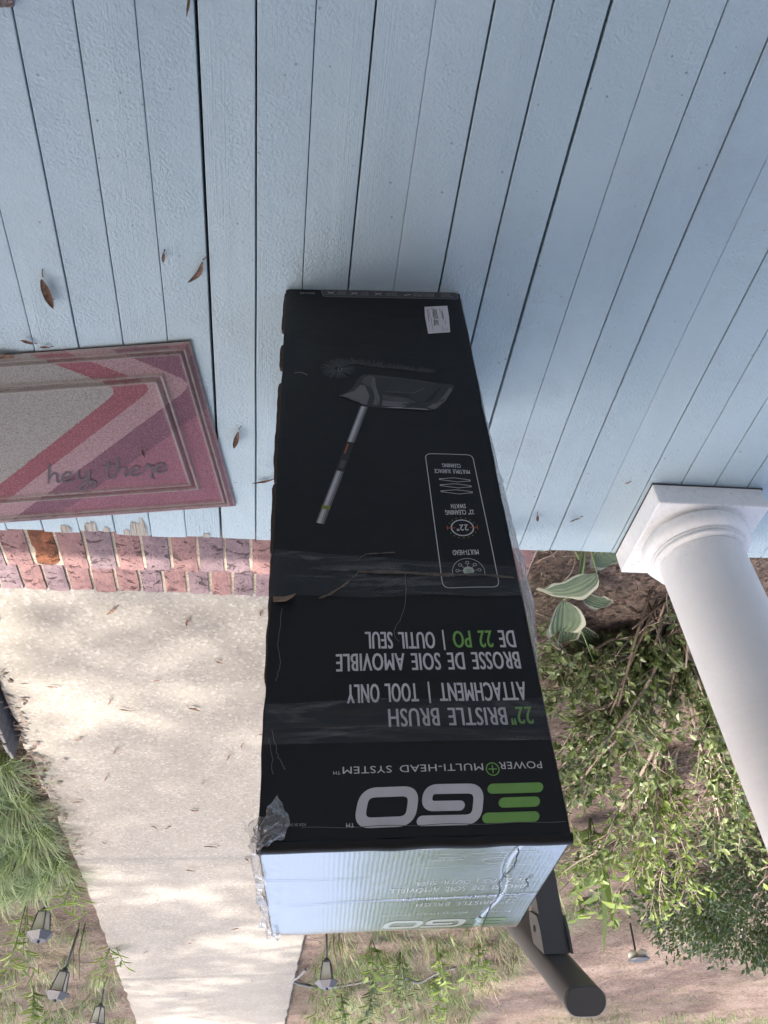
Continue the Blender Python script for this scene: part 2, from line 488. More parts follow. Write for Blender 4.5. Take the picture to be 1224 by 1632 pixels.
# ------------------------------------------------------------------ mesh helpers
class MB:
    def __init__(s):
        s.v = []
        s.f = []
        s.mi = []
        s.rnd = []
        s.smooth = []

    def face(s, idx, mi=0, r=0.5, sm=False):
        s.f.append(idx)
        s.mi.append(mi)
        s.rnd.append(r)
        s.smooth.append(sm)

    def add(s, verts, faces, mi=0, r=0.5, sm=False):
        o = len(s.v)
        s.v += [tuple(p) for p in verts]
        for f in faces:
            s.face([i + o for i in f], mi, r, sm)

    def box(s, a, b, mi=0, mat=None):
        (x0, y0, z0), (x1, y1, z1) = a, b
        vv = [(x0, y0, z0), (x1, y0, z0), (x1, y1, z0), (x0, y1, z0), (x0, y0, z1), (x1, y0, z1), (x1, y1, z1), (x0, y1, z1)]
        if mat is not None:
            vv = [mat @ Vector(p) for p in vv]
        s.add(vv, [(3, 2, 1, 0), (4, 5, 6, 7), (0, 1, 5, 4), (1, 2, 6, 5), (2, 3, 7, 6), (3, 0, 4, 7)], mi)

    def bevbox(s, a, b, bev, mi=0, jit=0.0):
        # box with chamfered top rim and upright edges
        (x0, y0, z0), (x1, y1, z1) = a, b
        def ring(i, z, c):
            x, X, y, Y = x0 + i, x1 - i, y0 + i, y1 - i
            pts = [(x + c, y), (X - c, y), (X, y + c), (X, Y - c), (X - c, Y), (x + c, Y), (x, Y - c), (x, y + c)]
            return [(p[0] + random.uniform(-jit, jit), p[1] + random.uniform(-jit, jit), z + random.uniform(-jit, jit) * 0.4) for p in pts]
        rs = ring(0, z0, bev) + ring(0, z1 - bev, bev) + ring(bev * 0.8, z1, bev)
        fs = [tuple(range(7, -1, -1)), tuple(range(16, 24))]
        for k in (0, 8):
            for i in range(8):
                j = (i + 1) % 8
                fs.append((k + i, k + j, k + 8 + j, k + 8 + i))
        s.add(rs, fs, mi)

    def tube(s, pts, rad, n=6, mi=0, r=0.5, cap=True):
        pts = [Vector(p) for p in pts]
        if isinstance(rad, (int, float)):
            rad = [rad] * len(pts)
        o = len(s.v)
        up = Vector((0.13, 0.2, 0.97))
        for i, p in enumerate(pts):
            d = (pts[min(i + 1, len(pts) - 1)] - pts[max(i - 1, 0)])
            if d.length < 1e-9:
                d = Vector((0, 0, 1))
            d.normalize()
            a = d.cross(up)
            if a.length < 0.05:
                a = d.cross(Vector((1, 0, 0)))
            a.normalize()
            b = d.cross(a)
            for k in range(n):
                t = 2 * PI * k / n
                s.v.append(tuple(p + (a * math.cos(t) + b * math.sin(t)) * rad[i]))
        for i in range(len(pts) - 1):
            for k in range(n):
                j = (k + 1) % n
                s.face([o + i * n + k, o + i * n + j, o + (i + 1) * n + j, o + (i + 1) * n + k], mi, r, True)
        if cap:
            s.face([o + k for k in range(n)][::-1], mi, r)
            s.face([o + (len(pts) - 1) * n + k for k in range(n)], mi, r)

    def lathe(s, prof, n=48, mi=0, c=(0, 0), lean=(0, 0)):
        o = len(s.v)
        for rr, z in prof:
            for k in range(n):
                t = 2 * PI * k / n
                s.v.append((c[0] + lean[0] * z + rr * math.cos(t), c[1] + lean[1] * z + rr * math.sin(t), z))
        for i in range(len(prof) - 1):
            for k in range(n):
                j = (k + 1) % n
                s.face([o + i * n + k, o + i * n + j, o + (i + 1) * n + j, o + (i + 1) * n + k], mi, 0.5, True)
        s.face([o + (len(prof) - 1) * n + k for k in range(n)], mi)

    def leaf(s, p, d, nrm, L, W, fold=0.25, mi=0, r=0.5, curl=0.0):
        d = d.normalized()
        sd_ = d.cross(nrm)
        if sd_.length < 1e-4:
            sd_ = d.cross(Vector((1, 0, 0.3)))
        sd_.normalize()
        up = sd_.cross(d)
        up.normalize()
        def P(t, w, h):
            return p + d * (L * t) + sd_ * (W * w) + up * (L * (h - curl * t * t))
        vv = [P(0, 0, 0), P(0.35, 0.5, fold * 0.5 * W / L), P(0.72, 0.36, fold * 0.36 * W / L), P(1, 0, 0),
              P(0.72, -0.36, fold * 0.36 * W / L), P(0.35, -0.5, fold * 0.5 * W / L)]
        s.add(vv, [(0, 1, 2, 3), (0, 3, 4, 5)], mi, r)

    def blade(s, p, d, L, W, droop, mi=0, r=0.5, n=4):
        d = d.normalized()
        h = Vector((d.x, d.y, 0))
        if h.length < 1e-3:
            h = Vector((1, 0, 0))
        h.normalize()
        sd_ = Vector((-h.y, h.x, 0))
        o = len(s.v)
        q = p.copy()
        for i in range(n + 1):
            t = i / n
            w = W * (1 - t) ** 0.6 * (0.65 + 0.35 * min(1, t * 3)) * 0.5
            s.v.append(tuple(q + sd_ * w))
            s.v.append(tuple(q - sd_ * w))
            dd = (d - Vector((0, 0, droop * t * 1.6)) + h * droop * t * 0.5).normalized()
            q = q + dd * (L / n)
        for i in range(n):
            s.face([o + 2 * i, o + 2 * i + 1, o + 2 * i + 3, o + 2 * i + 2], mi, r, True)

    def build(s, name, mats, parent=None, loc=None, attr=False):
        me = bpy.data.meshes.new(name)
        me.from_pydata(s.v, [], s.f)
        if not isinstance(mats, (list, tuple)):
            mats = [mats]
        for m in mats:
            me.materials.append(m)
        me.polygons.foreach_set('material_index', s.mi)
        me.polygons.foreach_set('use_smooth', s.smooth)
        if attr:
            at = me.attributes.new('rnd', 'FLOAT', 'FACE')
            at.data.foreach_set('value', s.rnd)
        me.update()
        return link(name, me, parent, loc)


def link(name, me, parent=None, loc=None):
    o = bpy.data.objects.new(name, me)
    col.objects.link(o)
    if parent is not None:
        o.parent = parent
    if loc is not None:
        o.location = loc
    return o


def tag(o, label, cat, group=None):
    o['label'] = label
    o['category'] = cat
    if group:
        o['group'] = group
    return o


def thing(name, label, cat, loc=(0, 0, 0), rz=0, group=None):
    o = bpy.data.objects.new(name, None)
    o.empty_display_size = 0.1
    col.objects.link(o)
    o.location = loc
    o.rotation_euler = (0, 0, rz)
    return tag(o, label, cat, group)


def struct(o):
    o['kind'] = 'structure'
    return o


def stuff(o):
    o['kind'] = 'stuff'
    return o


def dup(root, loc, rz, label=None):
    r = root.copy()
    col.objects.link(r)
    r.location = loc
    r.rotation_euler = (0, 0, rz)
    if label:
        r['label'] = label
    for ch in list(root.children):
        c = ch.copy()
        col.objects.link(c)
        c.parent = r
        for g in list(ch.children):
            e = g.copy()
            col.objects.link(e)
            e.parent = c
    return r


def rv(a=1.0):
    while True:
        v = Vector((random.uniform(-1, 1), random.uniform(-1, 1), random.uniform(-1, 1)))
        if 0.01 < v.length <= 1:
            return v * a


# ------------------------------------------------------------------ ground
PATH_Z = -0.21
def path_x(y):
    # left and right border of the concrete path at distance y (world +x is on the lantern side)
    L = 0.955 + 0.012 * (y - 2) if y < 4.4 else 0.984 + 0.033 * (y - 4.4)
    Rr = -0.315 + 0.0175 * (y - 2)
    return L, Rr


def ground_z(x, y):
    L, Rr = path_x(y)
    d = max(Rr - x, x - L, 0)
    base = -0.262 + 0.012 * min(d, 1.5)
    k = min(1, d / 0.25)
    return base + k * (0.020 * mnoise.noise(Vector((x * 1.3, y * 1.3, 0))) + 0.012 * mnoise.noise(Vector((x * 5, y * 5, 3))) + 0.006 * mnoise.noise(Vector((x * 17, y * 17, 5)))) - (0.004 if d == 0 else 0)


def axis_pts(lo, hi, step, far):
    a = [lo + (hi - lo) * i / int((hi - lo) / step) for i in range(int((hi - lo) / step) + 1)]
    e, q = [], step
    x = hi
    while x < far:
        q *= 1.55
        x += q
        e.append(x)
    b, q = [], step
    x = lo
    while x > -far:
        q *= 1.55
        x -= q
        b.append(x)
    return b[::-1] + a + e


xs = axis_pts(-6, 3.2, 0.07, 500)
ys = axis_pts(1.4, 11, 0.08, 500)
g = MB()
for y in ys:
    for x in xs:
        g.v.append((x, y, ground_z(x, y)))
nx = len(xs)
for j in range(len(ys) - 1):
    for i in range(nx - 1):
        g.face([j * nx + i, j * nx + i + 1, (j + 1) * nx + i + 1, (j + 1) * nx + i], 0, 0.5, True)
struct(g.build('ground', M_SOIL))

# concrete path, one slab per pour
pathroot = bpy.data.objects.new('path', None)
col.objects.link(pathroot)
struct(pathroot)
joints = [2.028, 4.36, 6.9, 9.4, 12, 15]
for a, b in zip(joints[:-1], joints[1:]):
    m = MB()
    n = 26
    lo, hi = [], []
    for i in range(n + 1):
        y = a + 0.0015 + (b - a - 0.003) * i / n
        L, Rr = path_x(y)
        j1 = 0.022 * mnoise.noise(Vector((y * 6, 1, 0)))
        j2 = 0.014 * mnoise.noise(Vector((y * 6, 7, 0)))
        zz = PATH_Z - (0.006 if a > 4 else 0)
        row = []
        for k, t in enumerate((0, 0.008, 0.25, 0.5, 0.75, 0.992, 1)):
            x = Rr + j2 + (L + j1 - Rr - j2) * t
            z = zz - (0.007 if k in (0, 6) else 0) + 0.003 * mnoise.noise(Vector((x * 2, y * 2, 9)))
            yy = y
            if i == 0 and a < 2.1:
                yy = y + 0.012 * mnoise.noise(Vector((x * 16, 3, 1))) - 0.006
            row.append((x, yy, z))
        lo.append(row)
    for row in lo:
        m.v += row
    for i in range(n):
        for k in range(6):
            q = i * 7 + k
            m.face([q, q + 1, q + 8, q + 7], 0, 0.5, True)
    # sides
    o = len(m.v)
    for row in lo:
        m.v += [(row[0][0], row[0][1], -0.34), (row[6][0], row[6][1], -0.34)]
    for i in range(n):
        m.face([i * 7, (i + 1) * 7, o + 2 * (i + 1), o + 2 * i])
        m.face([i * 7 + 6, o + 2 * i + 1, o + 2 * (i + 1) + 1, (i + 1) * 7 + 6])
    for i, row in ((0, lo[0]), (n, lo[n])):
        m.face([i * 7, i * 7 + 1, i * 7 + 2, i * 7 + 3, i * 7 + 4, i * 7 + 5, i * 7 + 6, o + 2 * i + 1, o + 2 * i])
    m.build('slab', M_CONC, pathroot)

# ------------------------------------------------------------------ porch floor of separate planks
PITCH, X0, YEDGE = 0.0826, 0.3148, 1.5245
porch = bpy.data.objects.new('porch_floor', None)
col.objects.link(porch)
struct(porch)
gapw = {0: 1.6, 1: 0.9, 2: 4.2, 3: 2.4, 4: 1.2, 5: 2.4, 6: 0.7, 7: 2.6, 8: 2.6, 9: 4.0, 10: 1.0, 11: 1.7, 12: 2.2, 13: 1.0, 14: 1.8, -1: 2.0}
notch = {-2: 0.022, -5: 0.016, 0: 0.004}
for k in range(-13, 33):
    ga = gapw.get(k, random.uniform(0.8, 2.6)) * 0.00062
    gb = gapw.get(k + 1, random.uniform(0.8, 2.6)) * 0.00062
    xa = X0 - (k + 1) * PITCH + gb      # left border
    xb = X0 - k * PITCH - ga
    zt = random.uniform(-0.0006, 0.0006)
    tilt = random.uniform(-0.0005, 0.0005)
    ye = YEDGE + random.uniform(-0.0035, 0.0025) - {-2: 0.012, -4: 0.006}.get(k, 0)
    m = MB()
    n = 40
    y0 = -1.28
    bv = 0.0011
    for i in range(n + 1):
        y = y0 + (ye - y0) * i / n
        w1 = 0.0007 * mnoise.noise(Vector((k * 3.1, y * 5, 0)))
        w2 = 0.0007 * mnoise.noise(Vector((k * 3.1 + 3.1, y * 5, 0)))
        zz = zt + 0.0009 * mnoise.noise(Vector((k, y * 1.5, 4)))
        if i == n:
            zz -= 0.0015
        pass
        for x, z in ((xa + w2, -0.021), (xa + w2, zz - bv), (xa + w2 + bv, zz - tilt), ((xa + xb) / 2, zz), (xb + w1 - bv, zz + tilt), (xb + w1, zz - bv), (xb + w1, -0.021)):
            yy = y
            if i == n and z > -0.02:
                yy = y + 0.003 * mnoise.noise(Vector((x * 40, k, 2)))
            m.v.append((x, yy, z))
    for i in range(n):
        for q in range(6):
            a = i * 7 + q
            m.face([a, a + 1, a + 8, a + 7])
    m.face([n * 7 + q for q in range(7)])
    m.face([q for q in range(6, -1, -1)])
    pl = m.build('plank', M_PORCH, porch)
    if k in (-1, -2, -3, 1):
        # weathered bare wood where the paint has flaked off the plank end
        for (fx, fw, fl) in {-1: [(0.05, 0.50, 0.055), (0.62, 0.2, 0.02)], -2: [(0.50, 0.40, 0.030), (0.1, 0.2, 0.018)], -3: [(0.2, 0.32, 0.026)], 1: [(0.3, 0.22, 0.018)]}[k]:
            b = MB()
            x1 = xa + 0.004 + fx * 0.07
            nn = 9
            for i in range(nn + 1):
                x = x1 + fw * 0.075 * i / nn
                e = fl * (0.75 + 0.5 * random.random()) * (1 if 0 < i < nn else 0.6)
                b.v += [(x, ye - e, zt + 0.0011), (x, ye - 0.0008, zt + 0.0009)]
            for i in range(nn):
                b.face([2 * i, 2 * i + 2, 2 * i + 3, 2 * i + 1])
            b.build('bare_patch', M_WOOD, pl)

m = MB()
m.box((-3, 1.30, -0.30), (-0.662, 1.50, -0.026))
m.box((1.4, 1.30, -0.30), (1.48, 1.50, -0.026))
m.box((-3, -1.28, -0.30), (1.48, 1.29, -0.030))
struct(m.build('porch_base', M_SKIRT))

# ------------------------------------------------------------------ brick steps
st = thing('brick_steps', 'worn pink brick steps with sandy mortar between blue porch and concrete path', 'steps')
def rough_brick(x0, x1, y0, y1, ztop, zbot, mat, dz=0.0):
    m = MB()
    nx_, ny_ = 4, 8
    rr = random.random() * 50
    rows = []
    for j in range(ny_ + 1):
        for i in range(nx_ + 1):
            x = x0 + (x1 - x0) * i / nx_
            y = y0 + (y1 - y0) * j / ny_
            ed = (i in (0, nx_)) or (j in (0, ny_))
            x += 0.0016 * mnoise.noise(Vector((x * 40, y * 40, rr)))
            y += (0.005 if j == ny_ else 0.001) * mnoise.noise(Vector((x * 45, y * 30, rr + 3)))
            z = ztop + dz + 0.0012 * mnoise.noise(Vector((x * 35, y * 35, rr + 7))) - (0.0018 if ed else 0) - 0.006 * max(0, mnoise.noise(Vector((x * 55, y * 55, rr + 11))) - 0.35) * ed
            m.v.append((x, y, z))
    for j in range(ny_):
        for i in range(nx_):
            a = j * (nx_ + 1) + i
            m.face([a, a + 1, a + nx_ + 2, a + nx_ + 1])
    bd = [i for i in range(nx_ + 1)] + [(j + 1) * (nx_ + 1) - 1 for j in range(1, ny_ + 1)] + [ny_ * (nx_ + 1) + i for i in range(nx_ - 1, -1, -1)] + [j * (nx_ + 1) for j in range(ny_ - 1, 0, -1)]
    o = len(m.v)
    for b in bd:
        m.v.append((m.v[b][0], m.v[b][1], zbot))
    for i in range(len(bd)):
        j = (i + 1) % len(bd)
        m.face([bd[j], bd[i], o + i, o + j])
    return m.build('brick', mat, st)


x = -0.655
i = 0
while x < 1.32:
    w = random.uniform(0.0575, 0.0610)
    odd = abs(x + w / 2 - 0.567) < 0.034
    mt = M_BRICKO if odd else random.choice((M_BRICK, M_BRICK, M_BRICK2))
    rough_brick(x, x + w, 1.46, 1.692 + random.uniform(-0.007, 0.007), -0.0265, -0.09, mt, -0.0035 if odd else random.uniform(-0.002, 0.001))
    x += w + random.uniform(0.0070, 0.0095)
x = -0.66
while x < 1.45:
    w = random.uniform(0.0555, 0.0595)
    rough_brick(x, x + w, 1.82, 2.030 + random.uniform(-0.008, 0.006), -0.199, -0.26, random.choice((M_BRICK, M_BRICK, M_BRICK2)), random.uniform(-0.002, 0.002))
    x += w + random.uniform(0.008, 0.011)
m = MB()
def bed(x0, x1, y0, y1, zt, zb):
    nn = 150
    o = len(m.v)
    for i in range(nn + 1):
        x = x0 + (x1 - x0) * i / nn
        for j in range(5):
            y = y0 + (y1 - y0) * j / 4 + (0.004 * mnoise.noise(Vector((x * 40, 3, 3))) if j == 4 else 0)
            m.v.append((x, y, zt + 0.0035 * mnoise.noise(Vector((x * 50, y * 50, 0)))))
        m.v += [(x, y1, zb), (x, y0, zb)]
    for i in range(nn):
        for j in range(6):
            a = o + i * 7 + j
            m.face([a, a + 7, a + 8, a + 1], 0, 0.5, j < 4)
bed(-0.660, 1.46, 1.45, 1.688, -0.032, -0.30)
bed(-0.665, 1.46, 1.70, 2.022, -0.206, -0.30)
m.build('mortar_bed', M_MORTAR, st)

# ------------------------------------------------------------------ unseen porch roof and house wall (roof height and span shaped for porch light)
t = thing('porch_roof', 'unseen flat porch roof with painted ceiling, stretched sideways to shade the blue floor', 'roof')
m = MB(); m.box((-2.5, -1.4, 3.18), (9.0, 1.70, 3.22)); m.build('ceiling', M_CEIL, t)  # ceiling runs far past the floor to block sky light from one side
m = MB(); m.box((-2.6, -1.5, 3.223), (9.1, 1.72, 3.35)); m.build('shingle_deck', M_ROOF, t)
t = thing('house_wall', 'lap sided house wall at the back of the blue porch', 'wall')
for i in range(18):
    m = MB()
    z = -0.02 + i * 0.174
    m.add([(-4.5, -1.30, z), (9.0, -1.30, z), (9.0, -1.315, z + 0.173), (-4.5, -1.315, z + 0.173), (-4.5, -1.36, z), (9.0, -1.36, z), (9.0, -1.36, z + 0.173), (-4.5, -1.36, z + 0.173)],
          [(0, 1, 2, 3), (5, 4, 7, 6), (0, 4, 5, 1), (3, 2, 6, 7)])
    m.build('siding_board', M_SIDING, t)

# ------------------------------------------------------------------ column
CX, CY = -0.990, 1.398
t = thing('porch_column', 'round white tapered column on a square plinth at the porch edge', 'column', (CX, CY, 0))
m = MB(); m.bevbox((-0.1395, -0.1345, 0.0011), (0.1385, 0.1335, 0.0034), 0.001, jit=0.0006); m.build('caulk_joint', M_SKIRT, t)
m = MB(); m.bevbox((-0.137, -0.132, 0.0036), (0.137, 0.132, 0.060), 0.0025); m.build('plinth', M_WHITE, t)
prof = [(0.1275, 0.0605)]
for i in range(13):
    a = -PI / 2 + PI * i / 12
    prof.append((0.109 + 0.0205 * math.cos(a), 0.0835 + 0.0225 * math.sin(a)))
prof += [(0.1125, 0.1062), (0.1125, 0.1110), (0.1085, 0.1125)]
for i in range(9):
    a = -PI / 2 + PI * i / 8
    prof.append((0.1065 + 0.0052 * math.cos(a), 0.1178 + 0.0052 * math.sin(a)))
prof += [(0.1035, 0.1232), (0.1000, 0.1255)]
m = MB(); m.lathe(prof, 72); m.build('base_moulding', M_WHITE, t)
LEAN = (-0.020, 0.0)
prof = [(0.0995, 0.1262), (0.0988, 0.135), (0.098, 0.16), (0.0972, 0.4), (0.0960, 0.7), (0.0945, 1.1), (0.092, 1.6), (0.0885, 2.1), (0.080, 3.175)]
m = MB(); m.lathe(prof, 72, lean=LEAN); m.build('shaft', M_WHITE, t)
for dx, dy in ((0.108, 0.086), (0.120, 0.100)):
    m = MB(); m.lathe([(0.0045, 0.0601), (0.0045, 0.0612), (0.003, 0.0616)], 10, c=(dx, dy)); m.build('screw_plug', M_WHITE, t)

# ------------------------------------------------------------------ door mat with raised ribs
RA = R(9.6)
rug = thing('door_mat', 'grey and rose striped door mat reading hey there on the blue porch planks', 'door mat', (0.189, 0.941, 0.0), RA)
W_, H_ = 0.765, 0.464
def rug_z(x, y):
    # distance to the nearest border of the mat
    d = min(x, W_ - x, y, H_ - y)
    z = 0.0075
    rib = 0
    for c, w, a in ((0.0135, 0.0034, 0.0048), (0.0230, 0.0030, 0.0048), (0.0715, 0.0036, 0.0050), (0.0855, 0.0036, 0.0050)):
        q = abs(d - c) / w
        if q < 1.6:
            z += a * math.exp(-q * q * 1.2)
            rib = max(rib, math.exp(-q * q))
    for c, w in ((0.0182, 0.003), (0.0785, 0.0045)):
        q = abs(d - c) / w
        if q < 1.6:
            z -= 0.0035 * math.exp(-q * q)
    if d < 0.004:
        z -= 0.003 * (1 - d / 0.004)
        rib = max(rib, 0.8)
    return z, rib


def ruggrid(n):
    near = [0, 0.003, 0.006, 0.0095, 0.0115, 0.0135, 0.0155, 0.0182, 0.021, 0.023, 0.025, 0.028, 0.034, 0.05, 0.064, 0.0675, 0.0695, 0.0715, 0.0735, 0.0762, 0.0785, 0.081, 0.0835, 0.0855, 0.0875, 0.0895, 0.094]
    return near, [n - q for q in near[::-1]]


na, nb = ruggrid(W_)
gx = na + [0.094 + (W_ - 0.188) * i / 24 for i in range(1, 24)] + nb
na, nb = ruggrid(H_)
gy = na + [0.094 + (H_ - 0.188) * i / 14 for i in range(1, 14)] + nb
m = MB()
ribs = []
for y in gy:
    for x in gx:
        z, rb = rug_z(x, y)
        m.v.append((x, y, z + 0.0005 * mnoise.noise(Vector((x * 12, y * 12, 0)))))
        ribs.append(rb)
n = len(gx)
for j in range(len(gy) - 1):
    for i in range(n - 1):
        m.face([j * n + i, j * n + i + 1, (j + 1) * n + i + 1, (j + 1) * n + i], 0, 0.5, True)
pile = m.build('pile', M_RUG, rug)
at = pile.data.attributes.new('rib', 'FLOAT', 'POINT')
at.data.foreach_set('value', ribs)
m = MB(); m.box((0.001, 0.001, 0.0008), (W_ - 0.001, H_ - 0.001, 0.0042)); m.build('rubber_backing', M_HOLE, rug)


def catmull(p, n=8):
    out = []
    q = [p[0]] + list(p) + [p[-1]]
    for i in range(1, len(q) - 2):
        for k in range(n):
            t = k / n
            a, b, c, d = q[i - 1], q[i], q[i + 1], q[i + 2]
            out.append(tuple(0.5 * (2 * b[j] + (c[j] - a[j]) * t + (2 * a[j] - 5 * b[j] + 4 * c[j] - d[j]) * t * t + (-a[j] + 3 * b[j] - 3 * c[j] + d[j]) * t ** 3) for j in range(2)))
    out.append(tuple(p[-1]))
    return out


def ribbon2(mb, pts, w, to3, closed=False, mi=0, rc=True):
    # flat stroke of width w along 2-D pts
    P = []
    src = [Vector(p) for p in pts]
    for i, p in enumerate(src):
        P.append(p)
        q = src[(i + 1) % len(src)]
        if i < len(src) - 1 or closed:
            k = int((q - p).length / 0.006)
            for z in range(1, k):
                P.append(p.lerp(q, z / k))
    n = len(P)
    if rc and not closed:
        for end, nxt in ((0, 1), (n - 1, n - 2)):
            c = P[end]
            d = (P[end] - P[nxt]).normalized()
            e = Vector((-d.y, d.x))
            arc = [c + (e * math.cos(a) + d * math.sin(a)) * (w / 2) for a in [PI * k / 8 for k in range(9)]]
            o = len(mb.v)
            mb.v += [to3(q.x, q.y) for q in arc]
            mb.face([o + k for k in range(9)], mi)
    o = len(mb.v)
    for i in range(n):
        a = P[(i - 1) % n] if (closed or i > 0) else P[i]
        b = P[(i + 1) % n] if (closed or i < n - 1) else P[i]
        d = (b - a).normalized()
        e = Vector((-d.y, d.x))
        if closed or 0 < i < n - 1:
            d1 = (P[i] - a).normalized()
            cs = max(0.5, abs(Vector((-d1.y, d1.x)).dot(e)))
        else:
            cs = 1
        q1, q2 = P[i] + e * (w / 2 / cs), P[i] - e * (w / 2 / cs)
        mb.v += [to3(q1.x, q1.y), to3(q2.x, q2.y)]
    for i in range(n if closed else n - 1):
        j = (i + 1) % n
        mb.face([o + 2 * i, o + 2 * i + 1, o + 2 * j + 1, o + 2 * j], mi)


GLY = dict(
    h=[[(0, 1.9), (0, 0.9), (0, 0)], [(0, 0.3), (0.18, 0.78), (0.42, 0.95), (0.60, 0.75), (0.60, 0.28), (0.74, 0.03), (0.95, 0.14)]],
    e=[[(0, 0.30), (0.30, 0.40), (0.62, 0.62), (0.62, 0.86), (0.40, 0.99), (0.16, 0.84), (0.04, 0.46), (0.18, 0.12), (0.50, 0.02), (0.92, 0.28)]],
    y=[[(0, 1.0), (0.02, 0.40), (0.28, 0.06), (0.62, 0.25), (0.82, 0.95)], [(0.84, 1.0), (0.82, 0.1), (0.74, -0.55), (0.46, -0.95), (0.18, -0.80), (0.36, -0.42), (0.86, -0.12), (1.28, -0.18), (1.36, -0.52), (1.05, -0.72)]],
    t=[[(0, 1.75), (0, 0.95), (0.02, 0.40), (0.18, 0.06), (0.46, 0.04), (0.70, 0.30)], [(-0.38, 1.28), (0.48, 1.34)]],
    r=[[(0, 0.28), (0.16, 0.78), (0.26, 1.02), (0.38, 0.74), (0.70, 0.80), (0.60, 0.30), (0.62, -0.20), (0.92, -0.44)]])
strokes = {}
for q, (ch_, a0_, b0_) in enumerate((('h', 0.3912, 0.342), ('e', 0.3625, 0.3425), ('y', 0.3265, 0.3405), ('t', 0.2625, 0.3405), ('h', 0.2405, 0.3375), ('e', 0.2120, 0.3385), ('r', 0.1815, 0.3370), ('e', 0.1560, 0.3355))):
    strokes[q] = [[(a0_ - 0.0295 * x_ - 0.39 * 0.0295 * t_, b0_ - 0.0295 * t_ + 0.0006 * x_) for x_, t_ in g_] for g_ in GLY[ch_]]
for nm, ss in strokes.items():
    m = MB()
    for s_ in ss:
        cnt = [0]
        def ink(x, y):
            cnt[0] += 1
            return (x, y, 0.0088 + 0.000008 * cnt[0])
        ribbon2(m, catmull(s_, 7), 0.0044, ink)
    m.build('letter', M_RUGINK, rug)

# a rug corner just in view
t = MB()
def rc_(x, y):
    return (x, y, 0.009 + 0.002 * mnoise.noise(Vector((x * 60, y * 60, 1))))
for j in range(15):
    for i in range(21):
        t.v.append(rc_(0.393 + 0.02 * i - 0.0025 * j + 0.004 * mnoise.noise(Vector((0, j * 9, 2))) * (i == 0), 0.404 - 0.022 * j + 0.002 * i + 0.004 * mnoise.noise(Vector((i * 9, 0, 2))) * (j == 0)))
for j in range(14):
    for i in range(20):
        t.face([j * 21 + i, j * 21 + i + 1, (j + 1) * 21 + i + 1, (j + 1) * 21 + i], 0, 0.5, True)
o = len(t.v)
bd = list(range(21)) + [21 * j + 20 for j in range(1, 15)] + [14 * 21 + i for i in range(19, -1, -1)] + [21 * j for j in range(13, 0, -1)]
for b in bd:
    t.v.append((t.v[b][0], t.v[b][1], 0.001))
for i in range(len(bd)):
    j = (i + 1) % len(bd)
    t.face([bd[i], bd[j], o + j, o + i])
M_RUG2 = plain('grey_pile', (0.22, 0.19, 0.19), 0.95, 0.6, 300, 0.004)
tag(t.build('rug', M_RUG2), 'frayed grey rug of which only a corner shows on the porch planks', 'rug')

# ------------------------------------------------------------------ the tall black box
BW, BD, BH = 0.3144, 0.3088, 0.9885
BYAW = 0.0581719
BO = Vector((-0.14452591, 0.80619305, 0)) - Vector((math.cos(BYAW), math.sin(BYAW), 0)) * (BW / 2)
box = thing('cardboard_box', 'tall black carton of a bristle brush attachment standing upright on blue porch planks', 'box', BO, BYAW)

def dn(u, v):
    # dents of the front panel (towards the camera is negative)
    e = min(u, BW - u) / BW
    d = 0.0016 * mnoise.noise(Vector((u * 7, v * 4, 2))) + 0.0018 * mnoise.noise(Vector((u * 14, v * 9, 8)))
    d += 0.0022 * math.exp(-((v - 0.655) / 0.02) ** 2) * mnoise.noise(Vector((u * 22, v * 30, 1)))
    d += 0.0010 * math.exp(-((v - 0.322) / 0.004) ** 2)
    return d * min(1, e * 14 + 0.25) * min(1, v * 20 + 0.1)


def eu(v, s):
    # crushed upright edges
    return 0.0016 * mnoise.noise(Vector((v * 11, s * 5, 0))) + 0.0008 * mnoise.noise(Vector((v * 40, s * 5, 3)))


LIPV = 0.9795
m = MB()
NU, NV = 36, 96
for j in range(NV + 1):
    v = 0.0012 + (LIPV - 0.0012) * j / NV
    for i in range(NU + 1):
        u = BW * i / NU
        f = i / NU
        m.v.append((u + eu(v, 0) * (1 - f) + eu(v, 1) * f, dn(u, v) + (0.0018 if i in (0, NU) else 0), v))
for j in range(NV):
    for i in range(NU):
        a = j * (NU + 1) + i
        m.face([a, a + 1, a + NU + 2, a + NU + 1], 0, 0.5, True)
# sides and back joined on
def side(i, s):
    o = len(m.v)
    for j in range(NV + 1):
        q = m.v[j * (NU + 1) + i]
        for k, n_ in enumerate((0.0022, 0.006, 0.08, 0.16, 0.24, BD - 0.003)):
            x = q[0] + (0.0012 if s else -0.0012)
            m.v.append((x, n_, q[2]))
    for j in range(NV):
        for k in range(5):
            a = o + j * 6 + k
            m.face([a, a + 1, a + 7, a + 6] if s else [a, a + 6, a + 7, a + 1], 0, 0.5, True)
        a, b = j * (NU + 1) + i, (j + 1) * (NU + 1) + i
        c, d = o + j * 6, o + (j + 1) * 6
        m.face([a, c, d, b] if s else [a, b, d, c], 0, 0.5, True)
    return o
oL = side(0, 0)
oR = side(NU, 1)
for j in range(NV):
    m.face([oR + j * 6 + 5, oL + j * 6 + 5, oL + (j + 1) * 6 + 5, oR + (j + 1) * 6 + 5])
m.build('carton', M_CARD, box)

